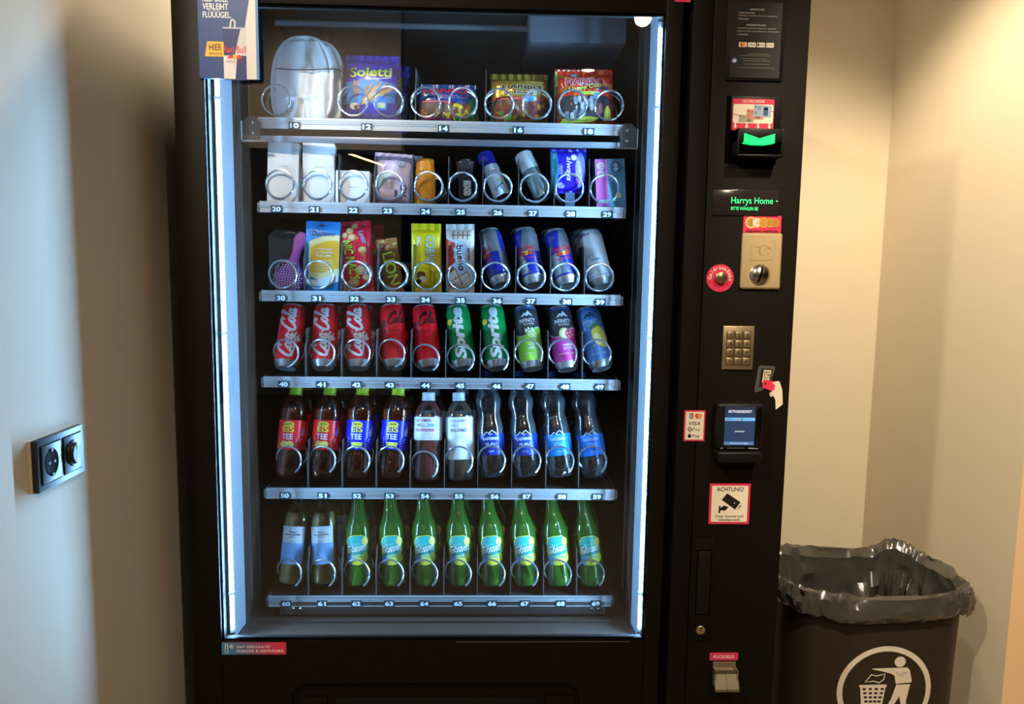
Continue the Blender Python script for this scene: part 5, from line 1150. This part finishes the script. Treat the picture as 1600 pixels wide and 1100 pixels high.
def a_ob(A, W, H):
    T_ = ink('3d6a7c')
    A.rect(-W / 2, 0, W / 2, H, T_, 0); A.poly([(-W / 2, H), (-W / 2 + 26, H), (-W / 2 + 30, 8), (-W / 2, 8)], ink('e06ac4'), 1); A.poly([(-W / 2 + 27, H * 0.6), (-W / 2 + 30, 8), (-W / 2 + 38, 0), (-W / 2 + 44, 0)], ink('4ac4dc'), 2)
    A.rect(-W / 2, 0, -W / 2 + 20, 8, ink('c9b83a'), 2); A.ell(14, H * 0.84, 14, 13, ink('173c54'), 2); A.text('ob', 14, H * 0.84, 18, 11, ink('bcd6e2'), 3, rot=-90, bold=0.05)
    for k in range(16): a = k * PI / 8; A.ell(14 + 18 * math.cos(a), H * 0.84 + 17 * math.sin(a), 0.9, 0.9, ink('173c54'), 2)
    for y in (0.87, 0.71): A.ell(-W / 2 + 13, H * y, 9.5, 8.5, ink('f2d8ee'), 3); A.ring(-W / 2 + 13, H * y, 3.4, 0.9, ink('b05a9c'), 4)
    A.text('pro', 6, H * 0.6, 20, 6, ink('8a3a6a'), 3, rot=-90); A.ell(16, H * 0.29, 7, 6, ink('b9a83a'), 3); A.rect(-W / 2 + 10, H * 0.18, 10, H * 0.215, ink('c4e4ee'), 4); A.text('16', -W / 2 + 8, H * 0.10, 6, 5, ink('f2d8ee'), 3)
o = carton('tampon_carton', 'pink and teal carton at the right end of the second tray', 'carton', None, 0.067, 0.112, 0.040, ink('3d6a7c', 0.3), a_ob)
put(o, 952, 322, 949, 0.112, 0.165, 3, 6, FL[1])
# --- third tray
def brush_thing():
    t = thing('hair_brush', 'pink purple hairbrush with its bristles to the front, left end of the third tray', 'hairbrush', (0, 0, 0))
    pm = ink('b45cb0', 0.35); vs = []; sec = [(0.0, 0.006), (0.004, 0.022), (0.018, 0.0315), (0.036, 0.033), (0.052, 0.027), (0.064, 0.0165), (0.075, 0.0105), (0.092, 0.0095), (0.108, 0.0120), (0.120, 0.0150), (0.130, 0.0140), (0.137, 0.008), (0.139, 0.001)]
    n = 28
    for z, hw in sec:
        for i in range(n):
            x, y = sup(2 * PI * i / n, hw, 0.009 if z < 0.07 else 0.0075, 2.4); vs.append((x + 0.35 * max(0, z - 0.045) * 0.5, y + (0.004 if z < 0.07 else 0), z))
    MB().add(vs, [(r * n + i, r * n + (i + 1) % n, (r + 1) * n + (i + 1) % n, (r + 1) * n + i) for r in range(len(sec) - 1) for i in range(n)] + [tuple(range(n)), tuple((len(sec) - 1) * n + i for i in range(n))], pm).build('brush_body', t, True)
    b = MB(); c = MB()
    for r in range(13):
        z = 0.004 + r * 0.0052
        hw = next(h0 + (h1 - h0) * (z - z0) / (z1 - z0) for (z0, h0), (z1, h1) in zip(sec, sec[1:]) if z0 <= z <= z1) - 0.003
        k = max(1, int(hw * 2 / 0.0056))
        for i in range(k + 1):
            x = -hw + 2 * hw * (i + 0.5 * (r % 2) * 0.6) / max(k, 1)
            if abs(x) > hw: continue
            b.tube([(x, -0.003, z), (x * 1.04, -0.0155, z)], 0.0006, pm, 4); c.box(x * 1.04 - 0.0011, x * 1.04 + 0.0011, -0.0172, -0.0152, z - 0.0011, z + 0.0011, ink('f4e8f6', 0.3))
    tag(b.build('bristles', t, True), kind='stuff'); tag(c.build('bristle_tips', t, True, smooth=False), kind='stuff')
    return t
o = brush_thing(); put(o, 449, 452, 462, 0.138, 0.165, 6, 0, FL[2])
t = thing('brush_card', 'black backing card standing behind the pink purple hairbrush', 'carton', (0, 0, 0))
MB().prism([(-0.043, 0), (0.038, 0), (0.041, 0.118), (0.030, 0.139), (-0.028, 0.141), (-0.043, 0.128)], 0, 0.030, ink('0b0b0d', 0.6), lambda u, v, h: (u, h, v)).build('card_box', t, True, smooth=False)
Art().stroke([(-6, 133), (2, 136), (18, 134)], 2.0, ink('b99a66', 0.3), 1).build('gold_mark', t, lambda u, v, h: (u, -h, v), None, True)
t.location = (P(451, 455, 0.195).x, 0.195, FL[2])
def a_duch(A, W, H):
    Y_ = ink('f0b62c'); C2 = ink('f0e6a8')
    A.poly([(-W / 2 + 8, 26)] + [(-W / 2 + 8 + (W - 8) * k / 12, H * (0.72 + 0.10 * math.sin(k / 12 * 1.9))) for k in range(13)] + [(W / 2, 40)] + [(W / 2 - (W - 8) * k / 12, 40 - 14 * math.sin(k / 12 * PI) + 0) for k in range(1, 12)], C2, 1)
    A.poly([(-W / 2 + 12, 46)] + [(-W / 2 + 12 + (W - 12) * k / 12, H * (0.64 + 0.10 * math.sin(k / 12 * 1.9))) for k in range(13)] + [(W / 2, 56), (0, 44)], Y_, 2)
    A.poly([(-W / 2, 30), (-10, 28), (W / 2, 44), (W / 2, 26), (0, 14), (-W / 2, 18)], ink('d6eaf0'), 3)
    A.text('Duchesse', 2, H * 0.835, W * 0.70, 11, ink('122a5c'), 5, shear=0.3); A.stroke([(-26, H * 0.80), (-28, H * 0.87), (-18, H * 0.86)], 0.9, ink('122a5c'), 5); A.rect(-12, H * 0.935, 10, H * 0.945, ink('103a6a'), 4); A.ell(-2, H * 0.945, 6, 3, ink('103a6a'), 5)
    for i, (s, wd) in enumerate((('Dufteinlagen', 38), ('mit frischem', 38), ('Duft', 38))): A.text(s, 2 + 2, H * (0.615 - 0.045 * i), wd - 6 * (i == 2), 4.6, WHITE, 5, bold=0.03)
    A.lines(-14, H * 0.30, 26, H * 0.47, 5, WHITE, 5, 1.3); A.text('1 Stück', -4, H * 0.27, 12, 3, ink('fff4d0'), 5)
o = carton('hygiene_carton', 'blue and yellow carton with a hang tab, second on the third tray', 'carton', None, 0.074, 0.158, 0.034, ink('1d8fe0', 0.35), a_duch, hanger=0.004)
put(o, 504, 455, 507, 0.158, 0.168, 7, 3, FL[2])
def a_nic(A, W, H):
    r = random.Random(9)
    for x, y, s in ((-8, 0.86, 8), (-20, 0.80, 7), (-4, 0.76, 9), (18, 0.58, 9), (10, 0.30, 11), (22, 0.20, 8), (2, 0.93, 8), (-6, 0.14, 12)): A.ell(x, H * y, s, s * 0.9, ink('d8a868'), 3); A.ell(x - 1, H * y + 1, s * 0.65, s * 0.6, ink('e8cc98'), 4)
    A.text("NIC NAC'S", -9, H * 0.45, H * 0.58, 24, ink('1c1410'), 5, rot=-80, bold=0.10, shear=0.25); A.text("NIC NAC'S", -9, H * 0.45, H * 0.57, 22, ink('b8e02c'), 6, rot=-80, bold=0.05, shear=0.25)
    A.text('Lorenz', 20, H * 0.76, 32, 11, ink('e4eef6'), 6, rot=-70, bold=0.09, shear=0.3); A.text('Lorenz', 20, H * 0.76, 31, 10, ink('2c52b0'), 7, rot=-70, bold=0.02, shear=0.3)
    A.poly([(8, H * 0.36), (26, H * 0.40), (24, H * 0.22), (18, H * 0.22)], ink('8ac4dc'), 3); A.poly([(-W / 2, 0), (-W / 2 + 16, 0), (-10, H * 0.10), (-W / 2, H * 0.16)], ink('ecd8b0'), 3)
o = pouch('nut_pouch', 'red pouch of coated peanuts with lime green letters on the third tray', 'snack bag', None, 0.074, 0.162, 0.036, ink('e01c38', 0.25), a_nic, 0.010, 0.0024, 51)
put(o, 560, 457, 553, 0.16, 0.168, 9, 0, FL[2] + 0.002)
behind(o, 0.064, 'second red peanut pouch, behind the first', 0.020, -0.004)
def a_lion(A, W, H):
    r = random.Random(5)
    A.rect(-W / 2, H * 0.80, W / 2, H, ink('b8823c'), 1); sweets(A, -W / 2 + 4, H * 0.8, W / 2 - 4, H * 0.96, ('7a3c1c', 'd8b070', 'e6d8b8', 'c05a2a', '2a3a6a'), 26, 4, 2, 5)
    A.text('LION', 2, H * 0.44, H * 0.62, 28, ink('180e08'), 6, rot=-84, bold=0.10); A.text('LION', 2, H * 0.44, H * 0.60, 25, ink('c8d83a'), 7, rot=-84, bold=0.04)
    A.rect(-W / 2, 0, W / 2, H * 0.16, ink('c86a2a'), 5); sweets(A, -W / 2 + 10, H * 0.03, W / 2 - 3, H * 0.15, ('d98a4a', 'e6c090', 'b0441e', 'f0d8b0'), 22, 14, 6, 5); A.rect(-W / 2, 0, -W / 2 + 8, H * 0.2, ink('5ab0a0'), 7)
    for k in range(5): A.stroke([(-W / 2 + 2, H * (0.3 + 0.12 * k)), (W / 2, H * (0.26 + 0.12 * k))], 1.2, ink('3a2010'), 5, False)
o = pouch('chocolate_bar', 'short brown chocolate bar wrapper with big lime letters on the third tray', 'snack bar', None, 0.046, 0.125, 0.024, ink('7a4a1c', 0.25), a_lion, 0.010, 0.0018, 61)
put(o, 616, 457, 604, 0.125, 0.165, 9, 0, FL[2] + 0.002)
def a_corny(A, W, H):
    A.text('CORNY', 8, H * 0.60, H * 0.44, 21, ink('2a88a8'), 4, rot=-90, bold=0.07); A.text('CORNY', 8, H * 0.60, H * 0.43, 19, ink('d0f0ee'), 5, rot=-90, bold=0.03); A.text('BIG', -17, H * 0.74, 20, 9, WHITE, 4, rot=-90, bold=0.03)
    A.text('Cereal', -15, H * 0.50, 26, 7, ink('c08a2a'), 4, rot=-90); A.ell(-13, H * 0.26, 10, 9, ink('6a3a1c'), 4); A.ell(-9, H * 0.20, 9, 7, ink('f0e4b0'), 5); A.ell(-18, H * 0.17, 6, 6, ink('4a2814'), 6)
    A.text('Chocolate', 17, H * 0.23, 32, 5, ink('4a3010'), 5, rot=-90); A.text('Banana', 9, H * 0.23, 24, 5, ink('4a3010'), 5, rot=-90); A.rect(-W / 2, H * 0.02, W / 2, H * 0.05, ink('c8b81c'), 3)
o = pouch('cereal_bar', 'large yellow cereal bar wrapper with zigzag seal on the third tray', 'snack bar', None, 0.067, 0.158, 0.028, ink('f0da1c', 0.28), a_corny, 0.014, 0.0018, 71)
put(o, 667, 458, 666, 0.158, 0.168, 7, 6, FL[2] + 0.002)
def a_bueno(A, W, H):
    A.poly([(-W / 2, H * 0.30), (-12, H * 0.42), (-14, H * 0.60), (-22, H * 0.75), (-W / 2, H * 0.80)], ink('d8402c'), 2)
    for k in range(4): A.ell(-21 + 3 * (k % 2), H * (0.36 + 0.11 * k), 9, 8, ink('d8402c' if k != 2 else 'c42f24'), 3)
    A.poly([(-18, H * 0.78), (10, H * 0.74), (22, H * 0.60), (24, H * 0.30), (8, H * 0.10), (-12, H * 0.16), (-12, H * 0.5)], ink('bcd4ea'), 1)
    for k in range(4): A.rect(-16 + k * 11, H * 0.78, -14 + k * 11, H * 0.90, ink('8a5a34'), 3)
    A.rect(-20, H * 0.83, 24, H * 0.845, ink('8a5a34'), 3); A.text('x2', -2, H * 0.70, 8, 6, ink('b83a34'), 5, rot=-60)
    A.text('bueno', 3, H * 0.51, H * 0.36, 15, ink('1c1216'), 5, rot=-84, bold=0.02); A.text('kinder', 21, H * 0.55, 30, 7, ink('1c1216'), 5, rot=-86, bold=0.03)
    for a in (0.5, 2.0): A.stroke([(-2 - 22 * math.cos(a), H * 0.22 - 22 * math.sin(a)), (-2 + 22 * math.cos(a), H * 0.22 + 22 * math.sin(a))], 10, ink('efe4d0'), 5, False); A.stroke([(-2 - 20 * math.cos(a), H * 0.22 - 20 * math.sin(a) + 4), (-2 + 20 * math.cos(a), H * 0.22 + 20 * math.sin(a) + 4)], 2.2, ink('7a4426'), 6, False)
    A.ell(-18, H * 0.14, 8, 7, ink('e0743a'), 4)
o = pouch('wafer_bar', 'white and red wafer bar wrapper with black letters on the third tray', 'snack bar', None, 0.064, 0.158, 0.028, ink('e6e2d8', 0.28), a_bueno, 0.012, 0.0020, 81)
put(o, 719, 459, 719, 0.158, 0.168, 7, -3, FL[2] + 0.002)
# cans of the third tray
silver = mat('silver_can_paint', 'b9bfc8', 0.24, metal=0.75); silver_w = mat('white_can_paint', 'dfe8f0', 0.3)
rbL = 0.137; rbR = 0.0268
rb = [(36, 785, 446, 763, -62, 'silver and blue energy drink can turned sideways, nearest the wafer bar', a_rb, silver), (37, 836, 446, 819, -18, 'silver and blue energy drink can, middle one of the three', a_rb, silver),
      (38, 888, 447, 866, 10, 'silver and blue energy drink can beside the pale can at the right end', a_rb, silver), (39, 942, 448, 921, -20, 'pale white and silver drink can at the right end of the third tray', a_rb_white, silver_w)]
for num, xb, yb, xt, sp, lb, ar, bm_ in rb:
    o = can('drink_can', lb, 'cans on the third tray', rbR, rbL, bm_, ar, math.radians(sp)); put(o, xb, yb, xt, rbL, 0.168, 24)
    if num > 36: behind(o, 0.064, {37: 'second blue silver can, hidden behind the middle front one', 38: 'second blue silver can, behind the front one beside the pale can', 39: 'second pale can, behind the front pale can'}[num], -0.006, 0.003)
    if num == 39: behind(o, 0.120, 'third pale can, at the back of the pale can line', -0.012, 0.006)
# --- fourth tray: cans
red1 = ink('f01c2c', 0.25); red2 = ink('ee1626', 0.25); green = ink('0a8a44', 0.25); dgrey = mat('slate_can_paint', '4a4a50', 0.3, metal=0.3); bluec = mat('blue_can_paint', '5f93d6', 0.28, metal=0.2)
cL, cR = 0.150, 0.0288
col4 = [(447, 577, 460, red1, a_cola, 8, 'bright red cola can with white script, leftmost can of the fourth tray'), (505, 577, 510, red1, a_cola, 4, 'bright red cola can with white script, second from the left'),
        (560, 577, 560, red1, a_cola, 4, 'bright red cola can with white script, third, beside the black lettered cans'), (617, 576, 613, red2, a_zero, -6, 'red can with black script, beside the white lettered cola cans'),
        (671, 577, 662, red2, a_zero, -16, 'red can with black script, beside the green cans'), (725, 577, 714, green, a_sprite, 0, 'green lemonade can beside the red cans'), (779, 577, 768, green, a_sprite, 0, 'green lemonade can beside the slate and lime can'),
        (833, 578, 819, dgrey, a_inf(1, '8cc63c', 'lime', ('HOLUNDER', 'LIMETTE')), 4, 'slate and lime green flavoured water can'), (887, 579, 873, dgrey, a_inf(1, 'c43a9c', 'berry', ('HIMBEERE', 'ZITRONE')), 4, 'slate and magenta flavoured water can'),
        (940, 578, 917, bluec, a_inf(0, None, 'lemon', ('ZITRO', '')[:1]), -6, 'light blue flavoured water can with a lemon, right end of the fourth tray')]
prev = {}
for i, (xb, yb, xt, bm_, ar, sp, lb) in enumerate(col4):
    o = can('drink_can', lb, G4, cR, cL, bm_, ar, math.radians(sp)); put(o, xb, yb - 1, xt, cL, 0.172, 24)
    if i in (1, 2, 3, 5, 6, 8): behind(o, 0.075, {1: 'second red cola can, behind the second column', 2: 'second red cola can, behind the third column', 3: 'second black script red can, in the shade behind the front one', 5: 'second green can, behind the one beside the red cans', 6: 'second green can, behind the one beside the slate and lime can', 8: 'second magenta water can, behind the front one'}[i], 0.012 if i < 4 else -0.004, 0.002)
# --- fifth tray: plastic bottles
pet = glassy('clear_bottle_plastic', (0.96, 0.97, 0.98), ior=1.8, rough=0.09)
tea_m = mat('iced_tea', 'c4602c', 0.05, trans=0.66, ior=1.33); water_m = mat('still_water', 'dfe9f0', 0.05, trans=0.90, ior=1.30)
berry_m = mat('pink_drink', 'c99aa8', 0.2, trans=0.12, ior=1.30); cloudy_m = mat('pale_drink', 'b4bcba', 0.2, trans=0.12, ior=1.30)
tea_prof = [(0.004, 0.006), (0.014, 0.005), (0.022, 0.0015), (0.0275, 0.003), (0.0318, 0.016), (0.0325, 0.028), (0.0325, 0.052), (0.0308, 0.060), (0.0305, 0.066), (0.0305, 0.138), (0.0318, 0.145), (0.0322, 0.152), (0.0312, 0.163), (0.0270, 0.177), (0.0200, 0.188), (0.0145, 0.195), (0.0132, 0.199), (0.0132, 0.212)]
def petal(n, amp, zt):
    return lambda a, z: 1 - amp * max(0, 1 - z / zt) * (0.5 + 0.5 * math.cos(n * a)) ** 2
lime_cap = ink('b9d21e', 0.4)
def a_tea(c1, peach):
    def f(A, R, za, zb):
        H = zb - za; m_ = za + H / 2
        A.ell(-2, zb - 9, 12.5, 6, ink('e6d84a'), 2); A.text('RAUCH', -2, zb - 9, 17, 4.4, ink('3a2c10'), 3, bold=0.04)
        A.text('EiS', -2, m_ + 13, 26, 14, ink('e8dc3a'), 3, bold=0.05); A.text('TEE', -3, m_ - 4, 25, 13, ink('e6ecf4'), 3, bold=0.05)
        if peach: A.ell(-9, za + 12, 9, 8, ink('e8d05a'), 3); A.ell(4, za + 12, 9, 8, ink('ecd872'), 4)
        else: A.ell(-1, za + 17, 13.5, 14, ink('e9efb0'), 2, a0=180, a1=360); A.ell(-1, za + 16, 11, 11, ink('d9e04a'), 3, a0=180, a1=360)
        for s in (-1, 1):
            for k in range(5): A.stroke([(-2 + s * 18, za + 6 + k * 4), (-2 + s * (26 - k), za + 2 + k * 6.5)], 0.8, ink('e6ecf4'), 3, False)
        A.ell(34, m_ + 8, 6, 11, ink('b89ad0'), 3, rot=-0.3); A.stroke([(33, m_ + 18), (36, m_ + 25)], 1, ink('e6ecf4'), 3, False); A.stroke([(28, za + 16), (26, za + 22), (32, za + 26)], 0.9, ink('e6ecf4'), 3)
    return f
row5 = [(450, 748, 463, 1, 'iced tea bottle with red label at the left end of the fifth tray'), (503, 748, 516, 1, 'iced tea bottle with red label beside the blue labelled ones'), (557, 748, 567, 0, 'iced tea bottle with blue label beside the red labelled ones'), (610, 748, 623, 0, 'iced tea bottle with blue label beside the pink drink')]
for i, (xb, yb, xt, pk, lb) in enumerate(row5):
    lm = ink('f0222c', 0.3) if pk else ink('1420d4', 0.3)
    o = bottle_thing('drink_bottle', lb, G5, tea_prof, pet, tea_m, 0.160, lime_cap, 0.215, 0.0148, (0.0672, 0.1345, lm, PI * 0.99), a_tea(lm, pk), petal(5, 0.14, 0.03), 60)
    put(o, xb, yb, xt, 0.21, 0.172, 13)
    behind(o, 0.076, ('second red labelled iced tea bottle, behind the leftmost one', 'second red labelled iced tea bottle, behind the second column', 'second blue labelled iced tea bottle, behind the third column', 'second blue labelled iced tea bottle, behind the one beside the pink drink')[i], 0.004)
vit_prof = [(0.003, 0.005), (0.016, 0.004), (0.026, 0.0005), (0.0310, 0.006), (0.0328, 0.018), (0.0328, 0.146), (0.0315, 0.156), (0.027, 0.168), (0.020, 0.179), (0.0145, 0.185), (0.0138, 0.188), (0.0138, 0.203)]
white_cap = ink('dce8f2', 0.4)
def a_rasp(A, R, za, zb):
    A.text('VITAMIN', -9, zb - 8, 36, 7.5, ink('9a4a6a'), 3, rot=0, bold=0.01); A.text('WELL', -15, zb - 19, 22, 7.5, ink('9a4a6a'), 3, bold=0.01); A.text('ZERO', 11, zb - 19, 26, 7.5, ink('5a86b4'), 3, shear=0.3); A.text('RASPBERRY', -2, zb - 30, 50, 7.5, ink('c02a5a'), 3, bold=0.02)
    for k in range(4): A.rect(-26, za + 3 + k * 4, 26, za + 3.8 + k * 4, ink('d08aa0'), 2)
def a_rel(A, R, za, zb):
    A.text('VITAMIN', -2, zb - 9, 38, 7, ink('8a929a'), 3); A.text('WELL', -10, zb - 19, 22, 7, ink('8a929a'), 3); A.text('RELOAD', -2, zb - 30, 38, 8, ink('24282c'), 3, bold=0.02); A.lines(-22, zb - 52, 14, zb - 38, 4, ink('9aa2aa'), 2, 0.8); A.lines(-22, za + 10, 10, za + 26, 4, ink('a8b4bc'), 2, 0.8)
lab_p = mat('pale_label', 'cfe0ee', 0.4)
for xb, xt, liq, lb, lab, ar, l2 in ((667, 670, berry_m, 'pink raspberry drink bottle with a pale blue label', (0.094, 0.147, lab_p, PI * 0.99), a_rasp, 'second pink raspberry bottle, behind the front one'), (721, 717, cloudy_m, 'pale drink bottle with a tall white label', (0.050, 0.147, mat('white_label', 'dfe9ee', 0.4), PI * 0.99), a_rel, 'second pale white labelled bottle, behind the front one')):
    o = bottle_thing('drink_bottle', lb, G5, vit_prof, pet, liq, 0.150, white_cap, 0.205, 0.0152, lab, ar, petal(8, 0.05, 0.012), 48, cap_h=0.015)
    put(o, xb, 751, xt, 0.205, 0.172, 12); behind(o, 0.076, l2, 0.006)
wat_prof = [(0.003, 0.008), (0.012, 0.006), (0.021, 0.001), (0.0265, 0.003), (0.0312, 0.016), (0.0322, 0.030), (0.0318, 0.044), (0.0314, 0.050), (0.0314, 0.104), (0.0318, 0.112), (0.0305, 0.124), (0.0268, 0.140), (0.0255, 0.148), (0.0268, 0.156), (0.0300, 0.166), (0.0312, 0.175), (0.0300, 0.185), (0.0262, 0.195), (0.0235, 0.200), (0.0240, 0.206), (0.0225, 0.214), (0.0160, 0.226), (0.0132, 0.232), (0.0132, 0.246)]
def a_wat(name2, pale):
    def f(A, R, za, zb):
        W_ = ink('dce8f4' if not pale else 'b8d4f0')
        A.stroke([(-17, zb - 3), (-8, zb + 5), (-4, zb + 1), (4, zb + 8), (11, zb + 2), (18, zb - 4)], 1.8, W_, 4, False); A.stroke([(-4, zb + 1), (-1, zb - 2), (4, zb + 1)], 1.2, W_, 4, False)
        A.text('GASTEINER', 0, zb - 11, 37, 6.5, W_, 3, bold=0.03); A.text(name2, 0, zb - 23, 24, 6.5, W_, 3, bold=0.0); A.rect(-20, zb - 30, 18, zb - 29.4, W_, 3); A.text('1929', 0, zb - 40, 12, 4, W_, 3)
    return f
for i, (xb, xt, c, nm, lb) in enumerate(((771, 762, '14308c', 'BLAU', 'clear water bottle with navy label beside the pale drink'), (824, 812, '1c3aa0', 'BLAU', 'clear water bottle with navy label beside the sky blue labelled ones'), (878, 862, '1f86e8', 'STILL', 'clear water bottle with sky blue label, third of the four waters'), (931, 910, '2a7ae0', 'STILL', 'clear water bottle with sky blue label at the right end'))):
    o = bottle_thing('water_bottle', lb, G5, wat_prof, pet, water_m, 0.205, ink('2c6ad0', 0.4), 0.250, 0.0150, (0.052, 0.101, ink(c, 0.3), PI * 0.99), a_wat(nm, i > 1), petal(5, 0.16, 0.03), 60)
    put(o, xb, 746, xt, 0.20, 0.172, 13)
    if i in (0, 2): behind(o, 0.076, 'second navy labelled water bottle, behind the front one' if i == 0 else 'second sky blue labelled water bottle, behind the third column', -0.006)
# --- bottom tray: glass bottles
wine_prof = [(0.003, 0.006), (0.018, 0.004), (0.025, 0.0005), (0.0290, 0.003), (0.0306, 0.010), (0.0310, 0.020), (0.0310, 0.140), (0.0300, 0.152), (0.0255, 0.166), (0.0185, 0.178), (0.0125, 0.188), (0.0108, 0.198), (0.0104, 0.235), (0.0125, 0.236), (0.0125, 0.242), (0.0118, 0.246)]
wine_glass = glassy('clear_bottle_glass', (0.95, 0.96, 0.92), ior=1.8, rough=0.09); wine_m = mat('white_wine', 'e4d48e', 0.05, trans=0.52, ior=1.33)
def a_wine(A, R, za, zb):
    K = ink('2a2c34'); A.rect(-27, za + 0.5, 27, za + (zb - za) * 0.56, ink('7fb4ea'), 1)
    A.text('frau', 0, zb - 13, 14, 4, K, 3, bold=0.03); A.text('zimmerlin', 0, zb - 18.5, 34, 4, K, 3, bold=0.03); A.text('secco', 0, zb - 24, 16, 1.8, K, 3); A.rect(-6, zb - 34.5, 6, zb - 33.8, ink('6a7078'), 3)
for i, (xb, xt, lb) in enumerate(((455, 467, 'pale wine bottle with a white and blue label, half shaded, at the left end'), (508, 505, 'pale wine bottle with a white and blue label beside the green bottles'))):
    o = bottle_thing('wine_bottle', lb, G6, wine_prof, wine_glass, wine_m, 0.165, None, 0, 0, (0.048, 0.134, mat('wine_label', 'dde4ec', 0.5), 0.92), a_wine, None, 48)
    put(o, xb, 911, xt, 0.19, 0.172, 13)
    behind(o, 0.078, ('second pale wine bottle, behind the half shaded one', 'second pale wine bottle, behind the front one beside the green bottles')[i], 0.020 if i else 0.012)
beer_prof = [(0.003, 0.005), (0.020, 0.004), (0.025, 0.0005), (0.0288, 0.003), (0.0302, 0.010), (0.0305, 0.020), (0.0305, 0.122), (0.0295, 0.134), (0.0255, 0.147), (0.0205, 0.160), (0.0168, 0.174), (0.0145, 0.190), (0.0130, 0.205), (0.0128, 0.222), (0.0138, 0.223), (0.0138, 0.228)]
beer_glass = mat('green_bottle_glass', '3a7426', 0.10, trans=0.35, ior=1.5, coat=0.6)
def a_beer(A, R, za, zb):
    Y_ = ink('e2dc4e'); T_ = ink('1d9a94'); H = zb - za; m_ = (za + zb) / 2
    A.rrect(-25, za, 25, zb, 17, Y_, 1); A.rrect(-23.4, za + 1.6, 23.4, zb - 1.6, 16, T_, 2); A.rrect(-15, m_ + 6, 12, zb - 3, 6, ink('2bb0a4'), 3)
    A.ell(20, zb - 15, 8, 10, ink('e6c95a'), 4); A.ell(-21, m_ - 2, 5, 8, ink('d8d86a'), 3); A.ell(2, za + 8, 15, 9, ink('e0d84a'), 4); A.ell(-15, za + 12, 10, 11, ink('4fa8d8'), 3); A.ell(20, za + 16, 7, 10, ink('d6d84a'), 4)
    for k in range(4): A.text('1860'[k], -3 + (k - 1.5) * 5, zb - 21 + 0.5 * k, 2.2, 3.4, ink('d6eae0'), 4)
    A.text('Gösser', 0, m_ + 4, 47, 19, ink('10403c'), 5, rot=9, bold=0.06); A.text('Gösser', 0, m_ + 4.3, 46, 17.5, ink('e6eee8'), 6, rot=9, bold=0.045)
    A.text('NaturRadler', 6, m_ - 12, 32, 5.5, Y_, 5, rot=7, bold=0.02, shear=0.3); A.lines(-4, za + 18, 18, za + 23, 2, ink('d6eae0'), 5, 0.8)
cols6 = [(562, 559, 'beside the wine bottles'), (617, 610, 'second of the green row'), (668, 661, 'third of the green row'), (721, 715, 'fourth of the green row'), (773, 762, 'fifth of the green row'), (825, 812, 'sixth of the green row'), (876, 862, 'next to the last one on the right'), (927, 911, 'at the right end of the bottom tray')]
proto = None
for i, (xb, xt, where) in enumerate(cols6):
    lb = 'green radler bottle, ' + where
    if proto is None:
        proto = o = bottle_thing('beer_bottle', lb, G6, beer_prof, beer_glass, None, 0, None, 0, 0, None, None, None, 40)
        mb = MB().lathe([(0.0, 0.231), (0.0125, 0.231), (0.0142, 0.229), (0.0145, 0.2235), (0.0135, 0.223)], ink('2c8a4a', 0.3), 30); mb.build('crown_cap', o, True)
        A = Art(); a_beer(A, 30.5, 50, 117); A.build('label', o, cylmap_r(0.0305, prof_r(beer_prof)), (4, 6), True, base=0.0006)
    else: o = dup(proto, lb)
    put(o, xb, 913, xt, 0.19, 0.172, 13)
    behind(o, 0.076, 'second green radler bottle, behind the one ' + where, 0.010)
